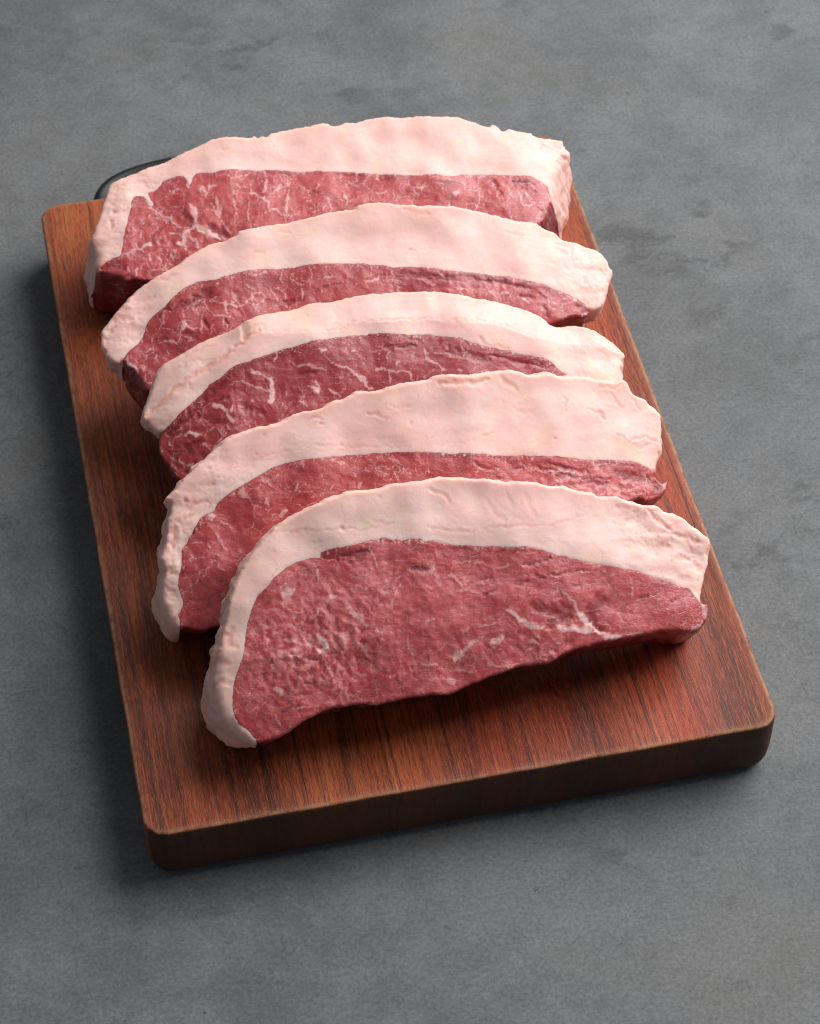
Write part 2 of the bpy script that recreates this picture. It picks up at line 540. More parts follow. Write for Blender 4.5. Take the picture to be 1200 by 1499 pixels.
DATA = json.loads(r'''{"S5":{"sag":[11,0,82,2,-30,-90,4,-40,-74],"O":[121.96,79.42,63.0],"th":30,"tt":23,"tb":31,"drop":0,"out":[[-84.14,-74.28,0.0],[-86.85,-72.68,-1.0],[-89.38,-69.98,-2.0],[-91.68,-65.97,-2.0],[-92.73,-61.26,-2.0],[-91.85,-54.6,-2.0],[-89.44,-47.03,-1.0],[-86.55,-39.46,0.0],[-83.84,-32.97,0.0],[-81.54,-27.56,0.2],[-78.78,-22.2,0.3],[-75.16,-17.22,0.5],[-70.97,-13.02,0.7],[-66.1,-8.93,0.8],[-62.09,-5.85,1.0],[-56.82,-3.43,3.0],[-51.74,-2.08,3.2],[-44.06,0.09,3.5],[-36.57,1.07,3.8],[-38.7,1.18,4.0],[-33.78,1.35,4.0],[-29.94,0.97,3.9],[-25.57,0.75,3.9],[-21.96,1.65,3.8],[-17.61,1.29,3.8],[-11.72,1.22,3.7],[-6.25,1.42,3.7],[0.48,0.47,3.6],[7.61,-1.17,3.6],[11.43,-2.02,3.5],[13.72,-3.13,3.5],[12.97,-2.86,3.4],[16.04,-3.53,3.4],[23.46,-4.65,3.3],[28.06,-5.92,3.3],[31.44,-7.29,3.2],[35.83,-7.75,3.2],[40.76,-9.71,3.1],[46.59,-11.5,3.1],[48.72,-13.2,3.0],[52.37,-13.67,3.0],[55.0,-14.07,2.8],[58.67,-16.36,2.5],[64.67,-18.56,2.2],[68.78,-19.05,2.0],[71.28,-21.72,1.8],[76.85,-24.57,1.5],[79.65,-27.82,1.2],[82.61,-30.35,1.0],[85.5,-33.24,1.0],[85.33,-35.78,1.2],[83.7,-37.78,1.3],[83.9,-40.35,1.5],[83.59,-41.77,1.7],[81.48,-45.13,1.8],[79.56,-49.57,2.0],[78.16,-52.61,1.8],[78.12,-54.74,1.5],[80.08,-55.7,1.2],[79.41,-59.95,1.0],[77.78,-61.7,0.0],[75.53,-63.36,-1.0],[71.99,-63.91,-1.0],[66.63,-62.96,-1.0],[61.27,-62.22,0.0],[57.82,-62.71,0.1],[54.53,-62.44,0.3],[51.05,-63.3,0.4],[47.35,-63.15,0.6],[42.81,-63.26,0.7],[38.72,-63.23,0.9],[34.56,-63.76,1.0],[30.92,-63.78,1.0],[27.97,-64.47,1.0],[23.71,-65.91,2.0],[20.34,-66.91,3.0],[15.56,-66.91,3.2],[9.64,-66.71,3.4],[3.58,-67.61,3.6],[-0.49,-68.45,3.8],[-4.54,-69.28,4.0],[-9.59,-70.23,4.0],[-14.2,-71.59,4.0],[-22.34,-70.68,4.0],[-30.1,-70.55,4.0],[-35.47,-70.82,4.0],[-39.86,-71.01,4.0],[-43.07,-69.99,4.0],[-48.31,-69.57,4.0],[-51.19,-69.54,4.0],[-53.88,-69.5,4.0],[-58.85,-70.52,4.0],[-63.89,-71.99,4.0],[-67.98,-73.62,4.0],[-71.14,-75.41,3.0],[-76.05,-76.19,2.0],[-81.8,-76.34,3.0]],"bnd":[[-80.68,-75.57],[-82.89,-72.26],[-85.57,-69.08],[-86.54,-66.65],[-86.87,-65.13],[-85.5,-56.87],[-82.95,-51.63],[-80.54,-47.28],[-78.81,-41.33],[-77.14,-35.82],[-78.49,-39.45],[-74.79,-31.87],[-72.27,-28.42],[-69.53,-26.47],[-65.06,-22.86],[-60.27,-20.27],[-53.24,-18.79],[-49.91,-19.12],[-48.63,-17.37],[-42.26,-16.98],[-34.92,-16.74],[-35.58,-16.63],[-30.67,-16.46],[-27.23,-16.3],[-22.61,-17.8],[-15.4,-18.51],[-14.67,-19.87],[-11.25,-19.94],[-6.24,-22.01],[0.83,-23.68],[15.15,-26.49],[19.03,-27.1],[23.98,-28.46],[27.97,-30.65],[33.95,-33.13],[41.53,-36.02],[48.85,-38.46],[51.55,-39.43],[57.82,-41.73],[63.23,-44.78],[68.82,-47.31],[74.15,-49.42],[75.96,-51.97],[76.93,-53.88],[78.12,-54.74]],"crest":[],
"veins":[[0.69,1.0,[28.01,-42.54],[29.03,-43.48],[30.02,-44.61],[30.94,-46.13]],[1.08,1.0,[30.94,-46.13],[31.99,-49.03],[33.13,-51.54]],[2.32,1.0,[33.13,-51.54],[34.03,-53.24],[35.58,-55.8],[37.22,-57.98]],[1.31,1.0,[37.22,-57.98],[39.36,-59.66],[41.91,-61.39],[44.71,-61.8],[47.18,-61.78]],[1.74,1.0,[36.29,-58.62],[32.44,-57.46],[29.3,-56.98],[25.42,-56.18]],[1.31,1.0,[9.19,-47.0],[11.21,-48.88],[13.52,-51.39],[15.91,-53.52],[18.38,-55.27],[20.71,-55.64]],[1.54,1.0,[1.86,-57.0],[4.28,-56.64]],[0.39,1.0,[47.99,-61.89],[51.27,-62.06],[55.0,-62.12]],[2.12,1.0,[78.25,-55.86],[78.43,-58.25],[77.71,-60.91]],[1.16,1.0,[76.65,-61.95],[74.69,-63.25],[72.45,-63.74]],[1.25,1.0,[-2.19,-55.5],[-6.37,-56.96],[-7.56,-58.2]],[2.41,1.0,[-8.12,-58.58],[-9.7,-59.27],[-11.21,-60.93]],[0.96,1.0,[-22.58,-60.44],[-19.74,-60.92],[-16.42,-61.48]],[1.74,1.0,[6.0,-56.39],[2.92,-57.08]],[0.43,1.0,[-12.91,-63.74],[-9.11,-64.38],[-5.42,-65.72]],[0.43,1.0,[-14.44,-67.05],[-12.18,-68.14]],[0.39,1.0,[-19.74,-63.78],[-19.18,-66.25],[-20.6,-66.01]],[0.96,1.0,[-18.69,-46.69],[-15.68,-46.23]],[0.48,1.0,[-25.76,-50.81],[-25.86,-54.15],[-25.32,-56.64]],[1.21,1.0,[-43.02,-38.92],[-40.2,-42.07],[-38.83,-45.22]],[0.48,1.0,[-35.54,-45.78],[-35.02,-48.28]],[0.96,1.0,[-47.38,-47.13],[-46.16,-51.18]],[0.72,1.0,[-42.94,-49.33],[-40.84,-51.13],[-39.92,-54.16]],[0.43,1.0,[-33.51,-61.93],[-31.7,-62.71]],[0.29,1.0,[-24.22,-67.29],[-22.82,-70.6]],[0.29,1.0,[-2.57,-63.34],[2.92,-65.69],[7.78,-66.02]],[0.29,1.0,[-28.95,-60.8],[-28.95,-63.65]],[0.34,1.0,[-7.05,-52.52],[-4.81,-50.97],[-5.23,-53.31]],[0.72,1.0,[-32.83,-17.58],[-32.43,-22.07],[-30.91,-25.77]],[0.53,1.0,[-20.41,-27.03],[-16.66,-27.91],[-12.91,-28.78]],[0.96,1.0,[-12.91,-28.78],[-14.78,-30.93]],[0.68,1.0,[-8.7,-32.44],[-6.36,-33.08],[-4.57,-36.57],[-2.94,-38.32]],[0.39,1.0,[-5.84,-38.08],[-1.99,-38.48],[0.59,-40.39]],[0.58,1.0,[-24.87,-32.67],[-27.55,-36.62],[-29.28,-40.72]],[0.39,1.0,[-15.79,-33.7],[-14.72,-35.85]],[0.48,1.0,[-30.97,-28.7],[-29.21,-32.42]],[0.58,1.0,[-39.59,-30.67],[-37.49,-32.49],[-34.49,-32.02]],[0.39,1.0,[-12.25,-27.91],[-14.81,-28.46],[-14.31,-31.01]],[0.34,1.0,[-0.27,-29.42],[4.42,-30.69],[8.07,-32.28],[13.89,-32.97]],[0.29,1.0,[-1.43,-51.25],[3.11,-50.56],[6.37,-51.58]],[2.17,1.0,[-60.51,-28.53],[-64.39,-30.05]],[0.72,1.0,[-51.44,-27.66],[-51.92,-22.2]],[1.21,1.0,[-49.64,-33.83],[-46.66,-33.37]],[0.96,1.0,[-43.5,-37.32],[-41.03,-39.69]],[0.96,1.0,[-53.34,-35.63],[-54.31,-38.37]],[1.69,1.0,[-55.01,-45.04],[-53.24,-48.71],[-55.6,-51.18]],[0.77,1.0,[-54.13,-53.82],[-53.2,-56.84],[-52.12,-58.93]],[1.25,1.0,[-48.0,-46.25],[-46.54,-48.91]],[0.96,1.0,[-63.82,-48.79],[-61.33,-48.26]],[1.74,1.0,[-72.45,-60.13],[-69.89,-62.0]],[0.58,1.0,[-71.38,-42.65],[-72.41,-45.84]],[0.96,1.0,[-69.56,-48.74],[-67.01,-50.62]],[0.39,1.0,[-70.27,-67.12],[-63.14,-67.42],[-58.55,-68.69]],[0.68,1.0,[-73.28,-68.0],[-72.56,-72.35]],[0.31,1.0,[-2.07,-54.8],[0.28,-54.81]],[0.31,1.0,[17.3,-56.83],[18.52,-58.95]],[0.69,1.0,[14.58,-58.71],[17.48,-60.32]],[0.54,1.0,[13.23,-61.94],[15.67,-61.57]],[0.27,1.0,[2.42,-58.25],[2.93,-59.86],[5.22,-60.25]],[0.27,1.0,[64.19,-55.59],[67.99,-55.71]],[0.31,1.0,[72.03,-54.67],[73.48,-56.04]],[0.23,1.0,[54.27,-46.36],[52.85,-49.32]],[0.35,1.0,[2.62,-29.8],[4.73,-31.14],[9.22,-32.47],[13.84,-33.21]],[0.31,1.0,[28.64,-43.42],[31.4,-45.81]]],"cuts":[[0.5,1.0,[22.38,-38.51],[28.07,-38.2],[33.76,-38.07],[42.2,-38.71]],[0.31,1.0,[17.04,-33.13],[22.67,-33.01],[28.02,-32.44]],[0.23,1.0,[1.37,-36.3],[3.81,-35.91],[5.83,-35.66]],[0.23,1.0,[12.64,-39.33],[18.73,-38.73]],[0.31,1.0,[2.02,-41.12],[6.51,-40.3]],[0.31,1.0,[54.76,-50.18],[59.35,-50.22]],[0.39,1.0,[-49.83,-18.64],[-45.3,-20.39],[-40.85,-22.62],[-36.13,-23.42]],[0.19,1.0,[65.5,-53.21],[69.3,-53.32]],[0.19,1.0,[69.08,-56.64],[71.18,-56.84]],[0.19,1.0,[32.83,-42.68],[35.71,-42.51]],[0.27,1.0,[21.13,-36.73],[22.57,-38.54]],[0.34,1.0,[-2.11,-36.5],[5.98,-35.39]],[0.34,1.0,[-70.81,-67.49],[-66.86,-66.77],[-63.1,-67.19]],[0.29,1.0,[-65.79,-63.19],[-62.57,-63.99]],[0.29,1.0,[-62.69,-59.0],[-58.15,-60.5]],[0.34,1.0,[-63.61,-53.13],[-60.5,-51.76],[-55.92,-53.04]],[0.39,1.0,[-25.96,-60.35],[-24.86,-65.29]],[0.35,1.0,[72.28,-49.16],[75.57,-51.96],[76.52,-53.67]]],"deep":[[4.63,1.0,[19.75,-47.91],[23.27,-50.42],[28.88,-50.51]],[3.47,1.0,[22.57,-54.19],[29.24,-52.9]],[4.25,1.0,[36.19,-54.73],[38.74,-51.99],[42.11,-49.36]],[2.7,1.0,[37.63,-55.72],[40.26,-59.21]],[2.89,1.0,[-46.75,-17.69],[-40.42,-20.24],[-35.79,-21.51]],[1.93,1.0,[-29.64,-16.14],[-22.54,-17.42],[-15.4,-18.51]],[2.89,1.0,[-42.32,-18.94],[-34.68,-19.73]],[1.93,1.0,[-19.64,-28.15],[-15.46,-29.34]],[1.16,1.0,[3.5,-25.21],[11.18,-26.46],[18.91,-27.68]],[1.93,1.0,[25.52,-64.67],[32.06,-64.14],[40.38,-63.09]],[1.93,1.0,[38.66,-63.61],[46.92,-63.28],[54.32,-63.58]],[2.32,1.0,[57.72,-63.28],[67.6,-64.64],[71.76,-65.2]],[1.45,1.0,[-6.42,-22.97],[5.43,-25.43],[14.96,-27.45]],[1.54,1.0,[73.87,-49.76],[75.91,-52.4],[76.6,-53.28]],[1.54,1.0,[15.87,-65.05],[21.37,-65.54],[24.62,-65.29]]],
"crease":[[0.85,0.3,[16.8,-7.85],[18.07,-13.63]],[0.85,0.3,[22.97,-9.18],[23.85,-14.9],[24.88,-17.85]],[0.85,0.3,[9.45,-8.7],[10.79,-14.09],[14.83,-17.91]],[0.58,0.4,[-12.3,-15.07],[-7.67,-16.58],[-0.65,-18.49],[4.19,-19.04]],[0.35,0.4,[4.67,-19.07],[12.6,-19.15],[21.14,-20.47],[29.83,-21.38],[38.77,-19.47],[47.34,-19.85]],[0.83,1.0,[64.85,-19.49],[66.99,-23.75],[69.52,-26.24],[72.52,-28.43]],[1.04,1.0,[72.58,-29.89],[74.61,-31.23],[78.02,-31.64],[79.68,-32.93],[82.42,-34.71]],[0.56,0.5,[71.68,-30.51],[70.65,-32.56]],[0.76,1.0,[70.2,-39.03],[73.35,-38.7],[76.83,-38.77]],[0.83,1.0,[77.65,-40.32],[79.69,-43.47],[81.74,-44.8]],[0.35,0.4,[50.85,-23.13],[56.4,-25.31]],[0.49,0.6,[69.87,-31.74],[66.19,-34.54]],[0.69,0.6,[70.12,-27.04],[73.2,-27.05],[77.3,-26.08]],[0.63,0.6,[75.52,-30.61],[77.77,-34.52],[78.66,-37.54]],[0.56,0.5,[81.57,-34.97],[78.74,-37.18],[81.54,-38.61]],[0.34,0.4,[-67.09,-6.83],[-62.44,-7.88],[-53.05,-9.49],[-41.23,-11.25],[-34.09,-12.2]],[0.34,0.4,[-40.9,-11.06],[-33.85,-12.48],[-23.02,-12.06]],[0.39,0.4,[-30.78,-9.04],[-26.3,-11.27],[-23.02,-12.06]],[0.68,0.5,[-9.21,-1.18],[-7.18,-3.51],[-4.19,-5.99],[-2.65,-8.23]],[1.25,0.7,[-89.04,-39.74],[-84.29,-39.87]],[1.93,0.5,[-93.74,-47.79],[-89.34,-47.14],[-85.88,-49.2]],[0.96,0.6,[-92.97,-60.27],[-91.27,-61.52]],[1.06,0.6,[-82.42,-37.3],[-84.77,-42.68],[-81.85,-45.12]],[0.96,0.5,[-87.87,-66.83],[-86.01,-69.98]],[0.77,0.6,[-93.74,-56.35],[-89.58,-54.25],[-85.19,-56.46]],[0.68,0.5,[-92.62,-72.55],[-88.47,-70.48]],[1.93,0.5,[-79.94,-20.0],[-77.49,-19.7]],[0.48,0.4,[-62.23,-6.69],[-63.2,-9.47]],[0.58,0.4,[-67.25,-7.78],[-70.72,-11.11],[-75.6,-17.1],[-78.99,-22.85]],[0.48,0.3,[-59.63,-19.4],[-67.01,-23.01],[-73.2,-28.26]]],"pits":[[1.06,-53.09,-9.73],[1.16,-45.94,-10.45],[1.64,-41.14,-10.77],[1.64,-48.98,-13.87],[0.96,-50.95,-14.03],[1.16,-79.01,-20.16],[0.68,-67.24,-22.97],[0.87,-64.73,-20.96],[0.77,-56.92,-14.97],[0.48,-64.07,-14.47],[0.77,-40.86,-10.82],[0.48,-23.02,-12.06],[1.06,-26.1,-2.14],[0.69,60.18,-20.0],[0.56,52.31,-23.32],[1.04,71.25,-38.62],[0.83,80.71,-32.68],[1.16,-91.66,-60.98],[0.96,-89.55,-39.89]]},
"S4":{"sag":[12,-30,52,3,-70,-130,4,-45,-72],"O":[150.8,124.92,62.0],"th":30,"tt":20,"tb":29,"drop":0,"out":[[-125.44,-70.16,2.0],[-129.03,-69.52,-1.0],[-130.56,-66.84,-1.0],[-132.13,-62.93,-1.0],[-132.5,-59.21,-1.0],[-131.75,-55.91,-1.0],[-130.67,-52.91,0.0],[-129.56,-50.38,0.1],[-129.56,-47.39,0.3],[-130.01,-44.8,0.4],[-127.95,-40.65,0.6],[-126.5,-36.37,0.7],[-125.92,-32.94,0.9],[-124.39,-29.68,1.0],[-123.62,-26.52,1.1],[-124.86,-25.03,1.3],[-122.61,-23.41,1.4],[-119.71,-20.88,1.6],[-117.94,-19.17,1.7],[-115.11,-17.13,1.9],[-112.29,-15.09,2.0],[-100.83,-8.0,3.0],[-97.09,-6.6,3.0],[-89.91,-5.51,2.9],[-82.25,-4.74,2.9],[-76.88,-2.79,2.8],[-72.25,-2.25,2.8],[-67.75,-2.46,2.7],[-64.04,-1.5,2.7],[-70.82,-2.12,2.6],[-67.34,-2.42,2.6],[-63.54,-0.96,2.5],[-58.84,-0.16,2.5],[-54.04,1.15,2.4],[-50.99,1.18,2.4],[-48.02,0.71,2.3],[-45.01,0.48,2.3],[-42.85,1.18,2.3],[-37.66,1.65,2.2],[-32.52,1.87,2.2],[-30.98,1.89,2.1],[-27.41,1.85,2.1],[-24.18,2.65,2.0],[-20.08,2.55,2.0],[-16.66,1.52,1.9],[-12.08,1.12,1.9],[-20.47,2.66,1.8],[-16.17,1.4,1.8],[-10.8,1.25,1.7],[-5.81,1.19,1.7],[-1.21,1.2,1.7],[1.72,1.11,1.6],[5.33,0.15,1.6],[7.6,-1.19,1.5],[11.79,-1.49,1.5],[15.21,-1.48,1.4],[18.06,-2.23,1.4],[19.95,-3.5,1.3],[24.83,-3.89,1.3],[31.72,-5.32,1.2],[36.3,-6.48,1.2],[39.92,-7.77,1.1],[43.03,-6.89,1.1],[44.95,-9.41,1.0],[46.66,-12.84,1.0],[50.1,-14.81,0.9],[51.85,-17.1,0.9],[54.06,-19.42,0.8],[55.15,-21.65,0.8],[54.45,-26.26,0.7],[53.19,-29.54,0.6],[52.99,-32.06,0.6],[51.24,-35.27,0.5],[49.86,-38.51,0.4],[49.05,-41.17,0.4],[48.52,-42.59,0.3],[48.72,-44.71,0.2],[50.43,-46.15,0.2],[52.46,-45.51,0.1],[52.05,-47.99,0.1],[50.08,-49.87,0.0],[48.0,-51.3,1.0],[43.87,-51.89,2.0],[39.74,-50.4,4.0],[30.07,-55.08,6.0],[-8.91,-60.19,5.8],[-46.14,-63.77,5.5],[-82.78,-67.15,5.2],[-107.05,-70.0,5.0],[-119.2,-71.81,3.0]],"bnd":[[-127.39,-70.06],[-127.25,-67.67],[-127.38,-65.48],[-125.08,-62.0],[-125.65,-58.0],[-125.81,-54.53],[-124.54,-51.29],[-123.18,-47.55],[-122.53,-43.65],[-120.68,-41.47],[-118.51,-38.84],[-116.25,-35.71],[-113.35,-33.19],[-110.22,-32.23],[-109.09,-31.42],[-106.66,-28.81],[-102.3,-26.53],[-98.01,-24.73],[-92.66,-22.6],[-88.93,-21.19],[-89.62,-21.18],[-83.89,-19.85],[-79.34,-19.58],[-74.33,-19.64],[-67.36,-20.01],[-73.92,-19.61],[-69.97,-20.0],[-64.46,-20.12],[-58.97,-20.5],[-52.01,-21.12],[-46.06,-21.83],[-42.1,-22.31],[-34.68,-23.42],[-29.3,-24.55],[-22.45,-26.15],[-23.4,-25.75],[-18.26,-26.75],[-13.49,-27.68],[-10.76,-28.5],[-5.55,-29.46],[0.99,-30.17],[6.64,-31.35],[12.84,-32.09],[9.19,-31.28],[13.24,-32.22],[19.35,-33.62],[25.52,-34.99],[32.3,-35.78],[38.21,-36.86],[42.4,-37.95],[44.73,-39.46],[47.56,-40.8],[49.05,-41.17]],"crest":[],
"veins":[[2.26,1.0,[-111.67,-33.49],[-109.59,-34.37]],[0.6,1.0,[-118.28,-41.91],[-115.36,-42.18]],[1.01,1.0,[-98.58,-25.14],[-98.52,-27.69],[-96.45,-30.09]],[0.45,1.0,[-91.69,-22.76],[-89.22,-25.73],[-87.1,-27.88]],[0.75,1.0,[-90.65,-31.09],[-91.08,-33.55]],[0.4,1.0,[-110.42,-39.28],[-108.29,-44.2],[-106.71,-46.5]],[1.81,1.0,[-126.13,-59.38],[-125.8,-61.88]],[1.21,1.0,[-84.96,-35.61],[-86.76,-37.34]],[0.6,1.0,[-79.6,-27.87],[-81.58,-30.59]],[0.4,1.0,[-113.41,-42.28],[-112.38,-44.99]],[0.6,1.0,[-98.1,-25.22],[-99.4,-27.03],[-97.9,-29.84]],[0.4,1.0,[-112.24,-50.02],[-109.85,-53.42]],[0.4,1.0,[-107.92,-36.19],[-105.28,-38.17],[-104.66,-40.31]],[0.6,1.0,[-59.08,-26.64],[-59.44,-28.63]],[0.75,1.0,[-57.26,-30.52],[-59.18,-32.76]],[0.4,1.0,[-45.99,-24.15],[-41.93,-26.87],[-42.82,-30.32]],[1.31,1.0,[-76.61,-19.17],[-76.4,-22.27]],[0.6,1.0,[-69.13,-32.15],[-67.04,-28.92]],[0.35,1.0,[-50.25,-28.08],[-47.4,-29.06]],[0.35,1.0,[-55.38,-25.7],[-54.18,-27.44]],[0.48,1.0,[1.74,-34.83],[5.58,-36.6],[9.69,-37.16],[15.89,-37.97]],[0.56,1.0,[-17.45,-33.27],[-14.65,-33.69]],[0.4,1.0,[-1.93,-32.25],[0.92,-34.72],[3.05,-36.67]],[0.32,1.0,[9.53,-37.96],[12.5,-40.02]],[0.48,1.0,[25.35,-35.81],[26.53,-38.45],[26.61,-40.13]],[0.81,1.0,[30.15,-43.89],[32.61,-46.68],[36.47,-49.2]],[0.56,1.0,[44.15,-42.13],[44.31,-45.5],[42.67,-44.9]],[0.89,1.0,[51.31,-46.24],[50.25,-49.05]],[0.4,1.0,[34.07,-43.93],[38.95,-45.74]],[0.32,1.0,[8.04,-36.94],[12.08,-37.89],[15.48,-37.91]],[0.28,1.0,[35.86,-47.89],[40.5,-46.75]]],"cuts":[[0.72,1.0,[-17.48,-29.14],[-16.34,-31.79],[-14.5,-32.89],[-9.6,-33.21]],[0.4,1.0,[-4.84,-34.32],[-0.7,-34.49],[1.16,-33.51]],[0.36,1.0,[3.61,-33.85],[8.13,-36.53],[14.73,-37.4]],[0.36,1.0,[-12.33,-34.46],[-8.78,-37.46],[-6.44,-38.21]],[0.56,1.0,[15.98,-39.64],[24.08,-41.9],[30.84,-42.72]],[0.36,1.0,[12.58,-35.46],[16.56,-36.8]],[0.36,1.0,[27.55,-35.65],[33.83,-36.8]],[0.32,1.0,[33.81,-45.15],[35.95,-47.48]],[0.4,1.0,[-62.01,-20.52],[-56.08,-21.23]]],"deep":[[3.22,1.0,[33.91,-40.57],[39.56,-42.88],[44.49,-44.68]],[2.01,1.0,[47.37,-43.73],[47.36,-47.91],[47.37,-49.99]],[1.21,1.0,[25.35,-35.81],[33.75,-37.21],[42.09,-39.38]],[1.21,1.0,[-11.24,-28.84],[-4.01,-30.09],[-0.23,-32.08]],[2.52,1.0,[-118.19,-38.39],[-114.81,-35.97]],[2.01,1.0,[-123.58,-48.48],[-123.42,-51.99]],[1.61,1.0,[-29.49,-25.6],[-17.53,-27.27]],[1.51,1.0,[-47.09,-21.92],[-32.31,-24.32],[-20.06,-27.04]],[1.61,1.0,[8.78,-33.3],[14.81,-37.0],[22.49,-39.21]],[2.01,1.0,[11.75,-39.5],[16.06,-39.23]],[1.61,1.0,[15.32,-42.87],[23.83,-43.12],[30.41,-44.75]]],
"crease":[[1.05,1.0,[-24.68,-0.04],[-17.92,-1.27],[-11.35,-1.6],[-6.37,-1.67]],[0.89,0.5,[-2.3,-0.12],[-0.99,-1.97],[-0.41,-3.31],[4.03,-6.4]],[0.36,0.5,[18.81,-9.05],[20.15,-13.0],[18.47,-17.0]],[0.48,0.7,[-12.21,-21.04],[-9.67,-20.78],[-7.57,-20.67]],[0.4,0.5,[19.73,-10.84],[19.44,-13.33],[18.64,-16.18]],[0.81,1.0,[30.81,-17.98],[32.26,-19.4],[33.33,-20.57]],[0.4,0.6,[26.73,-16.69],[29.28,-16.97],[30.81,-17.98]],[0.44,0.8,[39.7,-29.88],[43.87,-29.05],[47.9,-29.03],[52.73,-31.61]],[0.4,0.8,[36.87,-26.63],[38.76,-28.1],[39.7,-29.88]],[0.48,0.6,[37.71,-10.25],[38.65,-14.15],[41.41,-17.81]],[0.4,0.6,[45.62,-12.7],[46.04,-16.99],[48.13,-19.73]],[0.36,0.5,[33.04,-15.69],[37.25,-16.55]],[0.36,0.5,[40.39,-30.8],[44.56,-32.07],[50.87,-31.86]],[0.6,0.7,[-72.42,-5.47],[-66.89,-5.59]],[0.55,0.6,[-50.97,-7.11],[-48.06,-7.84],[-43.9,-10.06]],[0.3,0.4,[-76.15,-15.14],[-66.19,-15.74],[-51.56,-18.62],[-41.8,-20.72]],[0.4,0.4,[-43.96,-4.87],[-39.3,-7.17],[-33.97,-5.95]],[1.51,1.0,[-124.17,-34.27],[-124.57,-38.74],[-125.8,-42.55]],[1.21,1.0,[-119.34,-27.55],[-118.21,-26.74]],[1.51,1.0,[-130.36,-49.24],[-127.93,-49.44],[-125.42,-52.13]],[0.7,0.6,[-117.91,-30.85],[-114.45,-27.93],[-111.0,-28.04]],[0.81,0.7,[-126.68,-44.91],[-126.21,-48.0]],[1.01,0.6,[-129.8,-54.79],[-128.28,-57.52],[-126.68,-59.77]],[1.01,0.5,[-130.78,-69.69],[-128.25,-66.29]],[0.6,0.5,[-118.29,-27.24],[-113.57,-28.59]],[0.5,0.5,[-106.77,-13.61],[-106.62,-15.68]],[0.3,0.4,[-101.95,-17.52],[-97.2,-18.86],[-86.56,-15.05],[-76.73,-16.17]],[0.32,0.4,[-0.54,-12.49],[4.05,-14.77],[9.98,-14.7]],[0.62,0.7,[33.41,-8.75],[39.58,-9.37],[43.6,-8.82]]],"pits":[[1.31,-88.15,-8.37],[1.21,-108.08,-22.81],[0.7,-91.26,-14.77],[0.6,-93.64,-18.45],[1.51,-119.14,-26.68],[1.11,-67.46,-7.92],[1.01,-67.25,-7.59],[0.81,-50.93,-6.86],[0.7,-62.07,-16.66],[0.81,-36.27,-12.83],[0.64,13.64,-26.02],[0.56,-16.09,-21.91],[0.48,-19.28,-18.11],[0.56,36.32,-23.0],[0.56,13.85,-26.05],[1.21,-108.15,-22.95],[1.21,-119.5,-27.02],[1.01,-127.58,-65.2],[0.56,49.91,-23.93],[0.48,47.27,-31.92]]},
